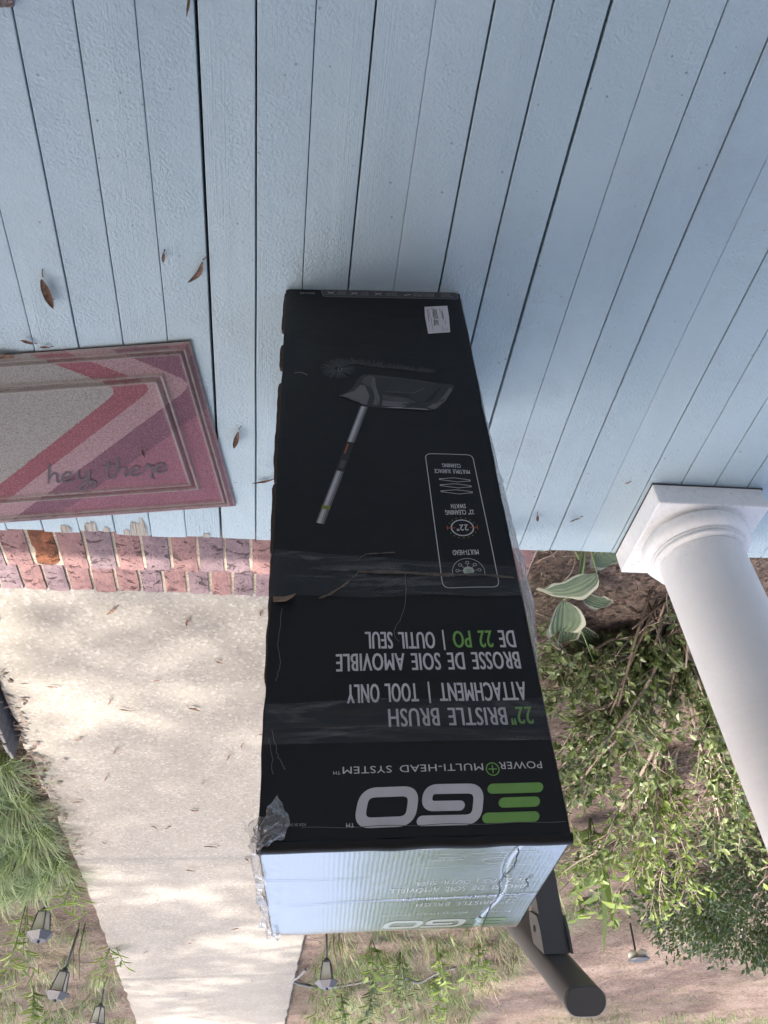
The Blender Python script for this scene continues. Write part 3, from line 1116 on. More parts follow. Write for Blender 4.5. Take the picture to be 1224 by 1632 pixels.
# folded lip between front and top
m = MB()
lip = [(0.0004, LIPV), (-0.0020, LIPV + 0.0008), (-0.0025, 0.9825), (-0.0018, 0.9855), (0.0004, 0.9880), (0.0035, 0.9892), (0.0065, 0.9895), (0.0085, 0.9884)]
for i in range(41):
    u = -0.002 + (BW + 0.004) * i / 40
    for (n_, v) in lip:
        k = 0.0012 * mnoise.noise(Vector((u * 30, v * 20, 5)))
        m.v.append((u, n_ + k, v + 0.0010 * mnoise.noise(Vector((u * 25, 2, 5)))))
L_ = len(lip)
for i in range(40):
    for k in range(L_ - 1):
        a = i * L_ + k
        m.face([a, a + L_, a + L_ + 1, a + 1], 0, 0.5, True)
m.build('lip', M_CARD, box)

# top panel
m = MB()
def topz(u, n_):
    z = 0.9885 + 0.0012 * mnoise.noise(Vector((u * 9, n_ * 9, 1))) - 0.0025 * max(0, (n_ - 0.27) / 0.04) ** 2
    z -= 0.0018 * math.exp(-((u - 0.05 - 0.006 * math.sin(n_ * 30)) / 0.0022) ** 2)
    z -= 0.0007 * math.exp(-((n_ - 0.165 - 0.01 * u) / 0.0018) ** 2)
    z += 0.0012 * max(0, (u - 0.285) / 0.03) * mnoise.noise(Vector((u * 90, n_ * 60, 2)))
    return z
NA, NB = 150, 110
for j in range(NB + 1):
    for i in range(NA + 1):
        u = 0.0005 + (BW - 0.001) * i / NA
        n_ = 0.0075 + (BD - 0.0075) * j / NB
        edge = 0.0
        if j == NB:
            edge = 0.002 * mnoise.noise(Vector((u * 20, 3, 3)))
        m.v.append((u, n_ + edge, topz(u, n_)))
for j in range(NB):
    for i in range(NA):
        a = j * (NA + 1) + i
        m.face([a, a + 1, a + NA + 2, a + NA + 1], 0, 0.5, True)
o = len(m.v)
bd = list(range(NA + 1)) + [(NA + 1) * j + NA for j in range(1, NB + 1)] + [NB * (NA + 1) + i for i in range(NA - 1, -1, -1)] + [(NA + 1) * j for j in range(NB - 1, 0, -1)]
for b in bd:
    q = m.v[b]
    m.v.append((q[0], q[1], 0.974))
for i in range(len(bd)):
    j = (i + 1) % len(bd)
    m.face([bd[i], o + i, o + j, bd[j]])
top = m.build('top_panel', M_TOP, box)

OFF = -0.0009
def F3(u, v, k=1.0):
    return (u, dn(u, v) + OFF * k, v)


def txt_mesh(body, bold=0.0, shear=0.0, align='LEFT'):
    c = bpy.data.curves.new('lettering', 'FONT')
    c.body = body
    c.align_x = align
    c.offset = bold
    c.shear = shear
    c.space_word = 1.55
    c.space_character = 1.06
    c.resolution_u = 3
    o = bpy.data.objects.new('lettering', c)
    col.objects.link(o)
    me = bpy.data.meshes.new_from_object(o.evaluated_get(bpy.context.evaluated_depsgraph_get()))
    bpy.data.objects.remove(o)
    bpy.data.curves.remove(c)
    return me


def text(body, u0, u1, v0, v1, mat, parent=box, bold=0.0, shear=0.0, heavy=None, to3=F3, vert=False, ref=None, name='lettering'):
    """Flat lettering fitted to the rectangle u0..u1, v0..v1."""
    me = txt_mesh(body, bold, shear)
    xs_ = [p.co.x for p in me.vertices]
    ys_ = [p.co.y for p in me.vertices]
    a, b, c, d = min(xs_), max(xs_), min(ys_), max(ys_)
    for p in me.vertices:
        s_ = (p.co.x - a) / (b - a)
        t_ = (p.co.y - c) / (d - c)
        if vert:
            s_, t_ = 1 - t_, s_
            # reads along v
            p.co = to3(u0 + (u1 - u0) * s_, v0 + (v1 - v0) * t_)
        else:
            p.co = to3(u0 + (u1 - u0) * s_, v0 + (v1 - v0) * t_)
    h_ = abs(v1 - v0)
    if not vert and (heavy or (heavy is None and h_ > 0.004 and to3 is F3)):
        # heavy type: the same letters three times, a hair apart
        vv = [tuple(p.co) for p in me.vertices]
        ff = [tuple(p.vertices) for p in me.polygons]
        n0 = len(vv)
        e = h_ * 0.021
        V = [(x + k * e, y - 0.00007 * (k + 1), z) for k in (-1, 0, 1) for x, y, z in vv]
        Fc = [tuple(i + n0 * q for i in f) for q in range(3) for f in ff]
        me = bpy.data.meshes.new(name)
        me.from_pydata(V, [], Fc)
    me.materials.append(mat)
    return link(name, me, parent)


def fillet(pts, r, n=6, closed=True):
    out = []
    N_ = len(pts)
    for i in range(N_):
        p = Vector(pts[i])
        if not closed and i in (0, N_ - 1):
            out.append(tuple(p))
            continue
        a = Vector(pts[(i - 1) % N_]) - p
        b = Vector(pts[(i + 1) % N_]) - p
        rr = min(r, a.length * 0.49, b.length * 0.49)
        p1, p2 = p + a.normalized() * rr, p + b.normalized() * rr
        for k in range(n + 1):
            t = k / n
            out.append(tuple((1 - t) ** 2 * p1 + 2 * t * (1 - t) * p + t * t * p2))
    return out


def poly(name, pts, mat, k=1.0, parent=box, to3=None):
    m_ = MB()
    f = to3 or (lambda u, v: F3(u, v, k))
    m_.v = [f(*p) for p in pts]
    m_.face(list(range(len(pts))))
    return m_.build(name, mat, parent)


def logo(to3, sx, ox, sy, oy, parent, mg, mw, shear=0.22):
    """The three green bars and the two rounded letters, drawn in the front panel's u, v and mapped to another place by sx, ox, sy, oy."""
    def T(u, v):
        return to3(ox + sx * (u + shear * (v - 0.947) ), oy + sy * v)
    for (a, b, v) in ((0.0225, 0.0815, 0.9318), (0.0255, 0.0685, 0.9468), (0.0255, 0.0845, 0.9623)):
        m_ = MB()
        ribbon2(m_, [(a + 0.005, v), ((a + b) / 2, v), (b - 0.005, v)], 0.0108, T)
        m_.build('logo_bar', mg, parent)
    m_ = MB()
    w = 0.0106
    ribbon2(m_, fillet([(0.1470, 0.9638), (0.0905, 0.9638), (0.0905, 0.9312), (0.1445, 0.9312), (0.1445, 0.9490), (0.1095, 0.9490)], 0.0125, 8, False), w, T)
    m_.build('logo_letter', mw, parent)
    m_ = MB()
    ribbon2(m_, fillet([(0.1590, 0.9638), (0.1590, 0.9325), (0.2110, 0.9325), (0.2110, 0.9638)], 0.0125, 8, True), w, T, closed=True)
    m_.build('logo_letter', mw, parent)


logo(F3, 1, 0, 1, 0, box, M_GREEN, M_INK)
text('TM', 0.2195, 0.2275, 0.9635, 0.9675, M_INK)
text('POWER', 0.0158, 0.0625, 0.9028, 0.9108, M_INK, heavy=False)
text('MULTI-HEAD SYSTEM', 0.0800, 0.2300, 0.9040, 0.9118, M_INK, heavy=False)
text('TM', 0.2325, 0.2400, 0.9088, 0.9122, M_INK)
m = MB()
ribbon2(m, [(0.0700 + 0.0068 * math.cos(2 * PI * k / 24), 0.9105 + 0.0068 * math.sin(2 * PI * k / 24)) for k in range(24)], 0.0012, F3, closed=True)
ribbon2(m, [(0.0660, 0.9105), (0.0740, 0.9105)], 0.0013, F3)
ribbon2(m, [(0.0700, 0.9065), (0.0700, 0.9145)], 0.0013, lambda u, v: F3(u, v, 1.15))
m.build('plus_emblem', M_GREEN, box)
text('22"', 0.0155, 0.0405, 0.8380, 0.8600, M_GREEN)
text('BRISTLE BRUSH', 0.0455, 0.1780, 0.8380, 0.8600, M_INK)
text('ATTACHMENT', 0.0180, 0.1180, 0.8060, 0.8300, M_INK)
m = MB(); ribbon2(m, [(0.1300, 0.8045), (0.1300, 0.8320)], 0.0019, F3, rc=False); m.build('divider', M_INK, box)
text('TOOL ONLY', 0.1430, 0.2235, 0.8060, 0.8300, M_INK)
text('BROSSE DE SOIE AMOVIBLE', 0.0185, 0.2350, 0.7655, 0.7890, M_INK)
text('DE', 0.0195, 0.0385, 0.7355, 0.7595, M_INK)
text('22 PO', 0.0470, 0.0945, 0.7355, 0.7595, M_GREEN)
m = MB(); ribbon2(m, [(0.1060, 0.7335), (0.1060, 0.7620)], 0.0019, F3, rc=False); m.build('divider', M_INK, box)
text('OUTIL SEUL', 0.1170, 0.2000, 0.7355, 0.7595, M_INK)
# caption frame (the square code itself is left out)
text('POUR EN SAVOIR PLUS', 0.2680, 0.2965, 0.9625, 0.9655, M_INKD)

# feature panel
m = MB()
ribbon2(m, fillet([(0.0300, 0.4262), (0.1005, 0.4262), (0.0985, 0.6700), (0.0262, 0.6700)], 0.010, 6), 0.0011, F3, closed=True)
m.build('panel_outline', M_INK, box)
text('MULTIPLE SURFACE', 0.0385, 0.0900, 0.4585, 0.4665, M_INK)
text('CLEANING', 0.0505, 0.0775, 0.4465, 0.4545, M_INK)
m = MB()
for k in range(3):
    c = 0.4795 + k * 0.0118
    ribbon2(m, [(0.0400, c + 0.0012), (0.0590, c + 0.0042), (0.0848, c), (0.0848, c + 0.0008 - 0.002), (0.0630, c - 0.0040), (0.0400, c - 0.0008)], 0.0008, F3, closed=True)
m.build('layer_icon', M_INK, box)
text('SWATH', 0.0530, 0.0733, 0.5262, 0.5345, M_INK)
text('22" CLEANING', 0.0430, 0.0825, 0.5375, 0.5465, M_INK)
CU, CV = 0.0622, 0.5700
circ = lambda r, n=32: [(CU + r * math.cos(2 * PI * k / n), CV + r * 0.93 * math.sin(2 * PI * k / n)) for k in range(n)]
m = MB(); ribbon2(m, circ(0.0150), 0.0016, F3, closed=True); m.build('ring_icon', M_INK, box)
m = MB()
for k in range(18):
    a = 2 * PI * (k + 0.5) / 18
    if abs(math.sin(a)) < 0.22:
        continue
    ribbon2(m, [(CU + 0.0192 * math.cos(a + q), CV + 0.0180 * math.sin(a + q)) for q in (-0.06, 0.06)], 0.0012, F3, rc=False)
m.build('dash_icon', M_OLIVE, box)
for s_ in (-1, 1):
    m = MB()
    ribbon2(m, [(CU + s_ * 0.0100, CV), (CU + s_ * 0.0200, CV)], 0.0014, lambda u, v: F3(u, v, 1.3), rc=False)
    ribbon2(m, [(CU + s_ * 0.0204, CV - 0.004), (CU + s_ * 0.0204, CV + 0.004)], 0.0012, lambda u, v: F3(u, v, 1.3), rc=False)
    m.build('span_icon', M_ORANGE, box)
text('22"', CU - 0.0078, CU + 0.0078, CV - 0.0055, CV + 0.0055, M_INK)
text('MULTI-HEAD', 0.0460, 0.0800, 0.6085, 0.6170, M_INK)
m = MB()
ribbon2(m, [(0.0630 + 0.0208 * math.cos(a), 0.6455 - 0.0225 * math.sin(a)) for a in [-0.25 + (PI + 0.5) * k / 30 for k in range(31)]], 0.0007, F3)
for k in range(5):
    a = R(5) + PI * 170 / 180 * k / 4
    c = (0.0630 + 0.0142 * math.cos(a), 0.6440 - 0.0142 * math.sin(a))
    ribbon2(m, [(c[0] + 0.0022 * math.cos(2 * PI * q / 12), c[1] + 0.0022 * math.sin(2 * PI * q / 12)) for q in range(12)], 0.0007, F3, closed=True)
    ribbon2(m, [(0.0630 + q * math.cos(a), 0.6440 - q * math.sin(a)) for q in (0.006, 0.012)], 0.0006, F3)
m.build('heads_icon', M_INK, box)
m = MB()
m.v = [F3(0.0630 + 0.0072 * math.cos(2 * PI * q / 20), 0.6440 + 0.0072 * math.sin(2 * PI * q / 20), 1.1) for q in range(20)]
m.face(list(range(20))); m.build('disc_icon', M_INK, box)
m = MB()
for q, (a, b) in enumerate(((0.0597, 0.0662), (0.0603, 0.0650), (0.0602, 0.0667))):
    ribbon2(m, [(a, 0.6418 + q * 0.0022), (b, 0.6418 + q * 0.0022)], 0.0013, lambda u, v: F3(u, v, 1.5))
m.build('disc_mark', M_GREEN, box)

# printed picture of the brush: bristles, head, pole
bl, bm = MB(), MB()
for q in range(230):
    a = random.uniform(0, 2 * PI)
    r1, r2 = 0.006, random.uniform(0.017, 0.030)
    c = (0.2250, 0.2290)
    tgt = bl if random.random() < 0.6 else bm
    ribbon2(tgt, [(c[0] + r1 * math.cos(a), c[1] + r1 * math.sin(a) * 0.8), (c[0] + r2 * math.cos(a + 0.05), c[1] + r2 * math.sin(a + 0.05) * 0.95)], random.uniform(0.0004, 0.0009), lambda u, v: F3(u, v, 0.8), rc=False)
for q in range(420):
    t_ = random.random()
    c = Vector((0.215, 0.216)).lerp(Vector((0.072, 0.240)), t_)
    a = random.uniform(-2.6, -0.5)
    r2 = random.uniform(0.006, 0.024) * (1 - 0.35 * t_)
    tgt = bl if random.random() < 0.65 else bm
    ribbon2(tgt, [(c.x + 0.004 * math.cos(a), c.y + 0.004 * math.sin(a)), (c.x + r2 * math.cos(a), c.y + r2 * math.sin(a))], random.uniform(0.0004, 0.001), lambda u, v: F3(u, v, 0.8), rc=False)
bl.build('printed_bristles', M_PK[2], box)
bm.build('printed_bristles', M_PK[3], box)
m = MB(); ribbon2(m, fillet([(0.2185, 0.2290), (0.2235, 0.2265), (0.2262, 0.2330), (0.2215, 0.2372)], 0.003, 4), 0.0009, F3, closed=True); m.build('printed_ring', M_PK[5], box)
hs = [([(0.2232, 0.2972), (0.2135, 0.2905), (0.2030, 0.2770), (0.1920, 0.2525), (0.1860, 0.2440), (0.1715, 0.2424), (0.1150, 0.2525), (0.0640, 0.2645), (0.0440, 0.2672), (0.0410, 0.2720), (0.0440, 0.2830), (0.0560, 0.3050), (0.0700, 0.3230), (0.0860, 0.3300), (0.1280, 0.3270), (0.1580, 0.3262), (0.1815, 0.3222), (0.2000, 0.3100)], 2, 0.9),
      ([(0.2205, 0.2965), (0.2010, 0.2860), (0.1905, 0.2700), (0.1830, 0.2720), (0.1770, 0.2980), (0.1820, 0.3190), (0.1900, 0.3170), (0.2010, 0.3060)], 4, 1.1),
      ([(0.1880, 0.2650), (0.1830, 0.2500), (0.1740, 0.2450), (0.1660, 0.2480), (0.1660, 0.2700), (0.1720, 0.2800)], 3, 1.1),
      ([(0.1730, 0.3230), (0.1690, 0.3000), (0.1730, 0.2700), (0.1700, 0.2520), (0.1670, 0.2520), (0.1655, 0.2750), (0.1610, 0.3020), (0.1640, 0.3235)], 4, 1.2),
      ([(0.1590, 0.3240), (0.1570, 0.3080), (0.1200, 0.3110), (0.0920, 0.3240), (0.0960, 0.3280)], 4, 1.1),
      ([(0.1560, 0.3070), (0.1580, 0.2950), (0.1230, 0.3000), (0.1000, 0.3130)], 3, 1.15),
      ([(0.1500, 0.2850), (0.1080, 0.2880), (0.0900, 0.2760), (0.0880, 0.2785), (0.1070, 0.2915), (0.1500, 0.2885)], 3, 1.2),
      ([(0.0760, 0.3270), (0.0980, 0.3190), (0.0720, 0.3130), (0.0560, 0.2900), (0.0480, 0.2760), (0.0450, 0.2800), (0.0560, 0.3040)], 4, 1.1),
      ([(0.1300, 0.3250), (0.0900, 0.3080), (0.0650, 0.2760), (0.0620, 0.2780), (0.0800, 0.3080), (0.1150, 0.3250)], 0, 1.3),
      ([(0.0860, 0.3290), (0.1290, 0.3262), (0.1580, 0.3252), (0.1300, 0.3215), (0.0900, 0.3262)], 5, 1.4)]
for pts, gi, k in hs:
    poly('printed_head', pts, M_PK[gi], k)
m = MB(); ribbon2(m, [(0.1630, 0.2475), (0.1150, 0.2560), (0.0700, 0.2655)], 0.0007, lambda u, v: F3(u, v, 1.4)); ribbon2(m, [(0.0420, 0.2700), (0.0450, 0.2830), (0.0600, 0.3100), (0.0780, 0.3270)], 0.0006, lambda u, v: F3(u, v, 1.4)); ribbon2(m, [(0.2232, 0.2972), (0.2120, 0.3010), (0.1985, 0.3110)], 0.0022, lambda u, v: F3(u, v, 1.4)); m.build('printed_rim', M_PK[4], box)
text('EGO', 0.1130, 0.1440, 0.2935, 0.3000, M_PK[1], shear=0.3, to3=lambda u, v: F3(u, v, 1.6))
A_, B_ = Vector((0.1862, 0.3225)), Vector((0.2542, 0.5630))
dv_ = (B_ - A_).normalized(); pv = Vector((dv_.y, -dv_.x))
def pole(t0, t1, w0, w1, gi, k):
    p, q = A_.lerp(B_, t0), A_.lerp(B_, t1)
    m_ = MB()
    c_ = pv * ((w0 + w1) / 2)
    ribbon2(m_, [tuple(p + c_), tuple(q + c_)], w1 - w0, lambda u, v: F3(u, v, k), rc=False)
    m_.build('printed_pole', gi if not isinstance(gi, int) else M_PK[gi], box)
pole(0, 1, -0.0058, 0.0058, 4, 1.0)
pole(0, 1, -0.0030, 0.0044, 5, 1.2)
pole(0, 1, -0.0004, 0.0034, 6, 1.4)
pole(0.34, 0.585, -0.0062, 0.0062, 1, 1.7)
pole(0.36, 0.44, 0.0012, 0.0035, M_ORANGE, 2.0)
pole(0.50, 0.56, -0.0035, 0.0035, 3, 2.0)
pole(0.867, 0.895, -0.0058, 0.0058, M_OLIVE, 1.8)

# contents strip at the foot
poly('contents_strip', fillet([(0.0052, 0.0020), (0.2520, 0.0020), (0.2480, 0.0225), (0.0052, 0.0225)], 0.006, 4), M_STRIP, 0.9)
m = MB(); ribbon2(m, fillet([(0.0045, 0.0014), (0.2528, 0.0014), (0.2486, 0.0232), (0.0045, 0.0232)], 0.006, 4), 0.0008, F3, closed=True); m.build('strip_outline', M_INKD, box)
K2 = lambda u, v: F3(u, v, 1.5)
text('INCLUDES', 0.0150, 0.0360, 0.0130, 0.0188, M_INKD, to3=K2)
text('INCLUT', 0.0190, 0.0350, 0.0060, 0.0112, M_INKD, to3=K2)
for (a, b, s1, s2) in ((0.0480, 0.0870, 'BRISTLE BRUSH', 'BROSSE DE SOIE'), (0.1150, 0.1360, 'POWER HEAD', 'TETE'), (0.1680, 0.1820, 'BATTERY', 'PILE'), (0.2080, 0.2240, 'CHARGER', 'CHARGEUR')):
    text(s1, a, b, 0.0130, 0.0172, M_INKD, to3=K2)
    text(s2, a, b - 0.002, 0.0070, 0.0110, M_INKD, to3=K2)
m = MB(); ribbon2(m, [(0.092, 0.0120), (0.102, 0.0150)], 0.003, K2); m.build('contents_icon', M_INKD, box)
for c in (0.1500, 0.1930, 0.2350):
    m = MB()
    ribbon2(m, [(c - 0.007, 0.0070), (c + 0.007, 0.0175)], 0.0010, K2)
    ribbon2(m, [(c - 0.007, 0.0175), (c + 0.007, 0.0070)], 0.0010, lambda u, v: F3(u, v, 1.7))
    ribbon2(m, [(c - 0.003, 0.0125), (c + 0.003, 0.0125)], 0.004, lambda u, v: F3(u, v, 1.9))
    m.build('contents_icon', M_INKD, box)
text('BBA2100', 0.2640, 0.2900, 0.0120, 0.0165, M_INKD)

# shipping sticker
stk = [(0.0275, 0.0465), (0.0690, 0.0510), (0.0705, 0.0800), (0.0692, 0.1305), (0.0310, 0.1265), (0.0280, 0.0800)]
m = MB()
m.v = [F3(u, v, 1.3) for u, v in stk]; m.face(list(range(6))); sticker = m.build('sticker', M_LABEL, box)
S3 = lambda u, v: F3(u, v, 1.9)
text('208-7500FL', 0.0480, 0.0570, 0.0550, 0.1080, M_BLACKINK, sticker, to3=lambda u, v: S3(u, 0.163 - v), vert=True)
m = MB()
for (u, a, b) in ((0.0620, 0.057, 0.085), (0.0605, 0.085, 0.118), (0.0645, 0.060, 0.095), (0.0425, 0.055, 0.070), (0.0400, 0.065, 0.088), (0.0385, 0.060, 0.090), (0.0360, 0.090, 0.104), (0.0435, 0.108, 0.120), (0.0395, 0.116, 0.121), (0.0355, 0.115, 0.121)):
    q = u
    while q < u + 0.002:
        v_ = a
        while v_ < b:
            e = v_ + random.uniform(0.0012, 0.004)
            ribbon2(m, [(q, v_), (q, min(b, e))], 0.0009, S3, rc=False)
            v_ = e + 0.0010
        q += 0.003
ribbon2(m, [(0.0320, 0.1225), (0.0460, 0.1235)], 0.0004, S3, rc=False)
ribbon2(m, [(0.0655, 0.0560), (0.0655, 0.1240), (0.0580, 0.1235)], 0.0003, S3, rc=False)
m.build('sticker_print', M_STRIP, sticker)

# scuffs on the front
m = MB()
ribbon2(m, catmull([(0.2950, 0.2420), (0.2860, 0.2405), (0.2790, 0.2440), (0.2750, 0.2480)], 5), 0.0008, F3)
m.build('scuff', M_PK[5], box)

# the same print on the top panel, seen under the tape
T3 = lambda u, n_: (u, n_, topz(u, n_) + 0.0003)
M_TINK = mat_top('taped_ink', (0.78, 0.78, 0.78), (0.84, 0.84, 0.84))
M_TG = mat_top('taped_green', (0.12, 0.26, 0.06), (0.15, 0.30, 0.08))
for s_, a, b, c, d in (('22" BRISTLE BRUSH', 0.022, 0.141, 0.184, 0.199), ('ATTACHMENT | TOOL ONLY', 0.022, 0.168, 0.160, 0.175), ('BROSSE DE SOIE AMOVIBLE', 0.022, 0.176, 0.128, 0.143), ('DE 22 PO | OUTIL SEUL', 0.022, 0.150, 0.104, 0.119), ('POWER   MULTI-HEAD SYSTEM', 0.022, 0.180, 0.226, 0.233)):
    text(s_, a, b, c, d, M_TINK, top, to3=T3)
def T4(u, n_):
    return T3(u, n_)
logo(T4, 0.78, 0.006, 0.86, -0.540, top, M_TG, M_TINK)
m = MB()
ribbon2(m, fillet([(0.030, 0.0245), (0.1540, 0.0245), (0.1520, 0.0640), (0.030, 0.0640)], 0.008, 5), 0.0008, T3, closed=True)
ribbon2(m, [(0.0700 + 0.014 * math.cos(2 * PI * k / 24), 0.0480 + 0.009 * math.sin(2 * PI * k / 24)) for k in range(24)], 0.0009, T3, closed=True)
m.build('panel_outline', M_TINK, top)
text('MULTIPLE SURFACE', 0.105, 0.140, 0.040, 0.0445, M_TINK, top, to3=T3)
text('CLEANING', 0.112, 0.132, 0.033, 0.0375, M_TINK, top, to3=T3)
text('22" CLEANING', 0.060, 0.088, 0.033, 0.0365, M_TINK, top, to3=T3)
# wrinkle cracks in the tape on the top
m = MB()
for pts in ([(0.051, 0.020), (0.047, 0.07), (0.053, 0.12), (0.046, 0.17), (0.049, 0.22), (0.047, 0.29)], [(0.002, 0.165), (0.03, 0.168), (0.045, 0.166)], [(0.020, 0.100), (0.024, 0.115), (0.018, 0.135), (0.022, 0.150)], [(0.060, 0.172), (0.14, 0.176), (0.20, 0.171), (0.29, 0.178)], [(0.2, 0.09), (0.26, 0.092), (0.31, 0.088)]):
    pts = catmull(pts, 6)
    pts = [(a + random.uniform(-0.0008, 0.0008), b + random.uniform(-0.0006, 0.0006)) for a, b in pts]
    ribbon2(m, pts, 0.0006 if pts[0][0] > 0.055 else 0.0011, lambda u, n_: (u, n_, topz(u, n_) + 0.0009))
m.build('tape_wrinkle', M_PK[2], top)

# clear tape bands across the front
def band(name, v0, v1, k, mat, u0=0.0, u1=None, rag=0.0, seed=0, parent=box):
    u1 = BW if u1 is None else u1
    m_ = MB()
    nu, nv = 70, 22
    for j in range(nv + 1):
        for i in range(nu + 1):
            u = u0 + (u1 - u0) * i / nu
            f = j / nv
            v = v0(u) + (v1(u) - v0(u)) * f
            cr = 0.0012 * max(0, mnoise.noise(Vector((u * 9, v * 45, seed)))) + 0.0005 * max(0, mnoise.noise(Vector((u * 16, v * 110, seed + 2))))
            m_.v.append((u, dn(u, v) - 0.0016 * k - cr, v))
    for j in range(nv):
        for i in range(nu):
            a = j * (nu + 1) + i
            m_.face([a, a + 1, a + nu + 2, a + nu + 1], 0, 0.5, True)
    return m_.build(name, mat, parent)


band('packing_tape', lambda u: 0.6080 + 0.03 * (1 - u / BW) + 0.001 * math.sin(u * 60), lambda u: 0.6830 + 0.002 * math.sin(u * 40), 1.0, M_TAPE, seed=1)
band('packing_tape', lambda u: 0.8270 + 0.002 * math.sin(u * 25), lambda u: 0.8790 - 0.002 * u / BW, 1.0, M_TAPE, seed=5)
# torn brown paper along the first band
def ragged(pts, w, seed):
    random.seed(seed)
    P_ = catmull(pts, 6)
    a, b = [], []
    for i, q in enumerate(P_):
        tw = w * (0.35 + 0.9 * random.random()) * (0.4 if i in (0, len(P_) - 1) else 1)
        a.append((q[0], q[1] - tw * 0.5)); b.append((q[0], q[1] + tw * 0.5))
    m_ = MB()
    for p, q in zip(a, b):
        m_.v += [F3(*p, 2.3), F3(*q, 2.5)]
    for i in range(len(a) - 1):
        m_.face([2 * i, 2 * i + 2, 2 * i + 3, 2 * i + 1])
    return m_
M_TEAR = plain('torn_paper', (0.105, 0.085, 0.07), 0.85, 0.4, 120, 0.001)
ragged([(0.0040, 0.6560), (0.05, 0.6520), (0.11, 0.6480), (0.17, 0.6460), (0.2060, 0.6440)], 0.0055, 3).build('torn_edge', M_TEAR, box)
ragged([(0.2060, 0.6300), (0.2060, 0.6450), (0.2140, 0.6560), (0.2260, 0.6680), (0.2420, 0.6800), (0.2560, 0.6860)], 0.0045, 4).build('torn_edge', M_TEAR, box)
ragged([(0.1560, 0.6130), (0.1750, 0.6140), (0.1950, 0.6160), (0.2060, 0.6260)], 0.0020, 5).build('torn_edge', M_TEAR, box)
m = MB()
m.v = [F3(u, v, k) for u, v, k in ((0.3120, 0.6830, 2), (0.2950, 0.6850, 6), (0.2830, 0.6830, 10), (0.2870, 0.6920, 14), (0.2960, 0.6935, 7), (0.3110, 0.6910, 2))]
m.face(list(range(6))); m.build('torn_flap', M_KRAFT, box)
m = MB()
random.seed(12)
for pts in ([(0.300, 0.70), (0.3035, 0.745), (0.300, 0.775), (0.304, 0.80)], [(0.306, 0.86), (0.300, 0.885), (0.296, 0.895), (0.291, 0.905)], [(0.309, 0.87), (0.305, 0.89), (0.303, 0.91)], [(0.145, 0.645), (0.150, 0.70), (0.165, 0.735), (0.16, 0.75)]):
    P_ = [(a + random.uniform(-0.001, 0.001), b) for a, b in catmull(pts, 6)]
    ribbon2(m, P_, 0.0007, lambda u, v: F3(u, v, 1.2))
m.build('scuff', M_PK[4], box)
random.seed(21)
m = MB()
ribbon2(m, [(u, 0.9685 + 0.0006 * math.sin(u * 90) - 0.0045 * u) for u in [0.002 + 0.27 * k / 50 for k in range(51)]], 0.0007, lambda u, v: F3(u, v, 1.2))
m.build('scuff', M_PK[4], box)

# crumpled clear film bulging from the side
def film_off(v):
    pts = [(0.02, 0.001), (0.18, 0.003), (0.28, 0.010), (0.42, 0.0150), (0.55, 0.0215), (0.63, 0.0265), (0.70, 0.0230), (0.76, 0.0120), (0.82, 0.006), (0.92, 0.004), (0.972, 0.002)]
    for (a, x), (b, y) in zip(pts[:-1], pts[1:]):
        if a <= v <= b:
            t_ = (v - a) / (b - a)
            t_ = t_ * t_ * (3 - 2 * t_)
            return x + (y - x) * t_
    return 0.001
m = MB()
NF, NW = 170, 16
for j in range(NF + 1):
    v = 0.02 + 0.95 * j / NF
    f0 = film_off(v)
    for i in range(NW + 1):
        t_ = i / NW
        n_ = -0.0025 + 0.13 * t_
        b = f0 * (1 - (1 - min(1, t_ * 2.6)) ** 2) * (1 - max(0, t_ - 0.5) * 1.6)
        cr = (0.0045 * mnoise.noise(Vector((t_ * 7, v * 26, 1))) + 0.0030 * mnoise.noise(Vector((t_ * 16, v * 70, 4)))) * min(1, f0 / 0.010)
        m.v.append((-0.0006 - b - cr * min(1, t_ * 4), n_ + (0.002 * mnoise.noise(Vector((v * 30, t_ * 4, 7))) if i else 0), v))
for j in range(NF):
    for i in range(NW):
        a = j * (NW + 1) + i
        m.face([a, a + NW + 1, a + NW + 2, a + 1], 0, 0.5, True)
m.build('loose_film', M_FILM, box)

# brown tab edges standing out along the other upright edge
def tab(v0, v1, o1, o2, n0=0.004):
    m_ = MB()
    nn = max(4, int((v1 - v0) / 0.008))
    for i in range(nn + 1):
        v = v0 + (v1 - v0) * i / nn
        o_ = o1 + (o2 - o1) * i / nn
        if i in (0, nn):
            o_ *= 0.75
        o_ += 0.0009 * mnoise.noise(Vector((v * 60, o1 * 100, 0)))
        x = BW + eu(v, 1)
        m_.v += [(x + 0.001, n0, v), (x + o_, n0 + 0.001, v), (x + o_, n0 + 0.0075, v), (x + 0.001, n0 + 0.009, v)]
    for i in range(nn):
        for k in range(3):
            a = 4 * i + k
            m_.face([a, a + 1, a + 5, a + 4], 1 if k == 1 else 0)
    m_.face([0, 3, 2, 1]); m_.face([4 * nn + k for k in range(4)])
    return m_.build('cardboard_tab', [M_KRAFTD, M_KRAFT], box)
tab(0.008, 0.120, 0.0035, 0.0058)
tab(0.162, 0.222, 0.0058, 0.0060)
tab(0.262, 0.480, 0.0062, 0.0058)
tab(0.484, 0.610, 0.0066, 0.0048)
tab(0.614, 0.800, 0.0038, 0.0035)

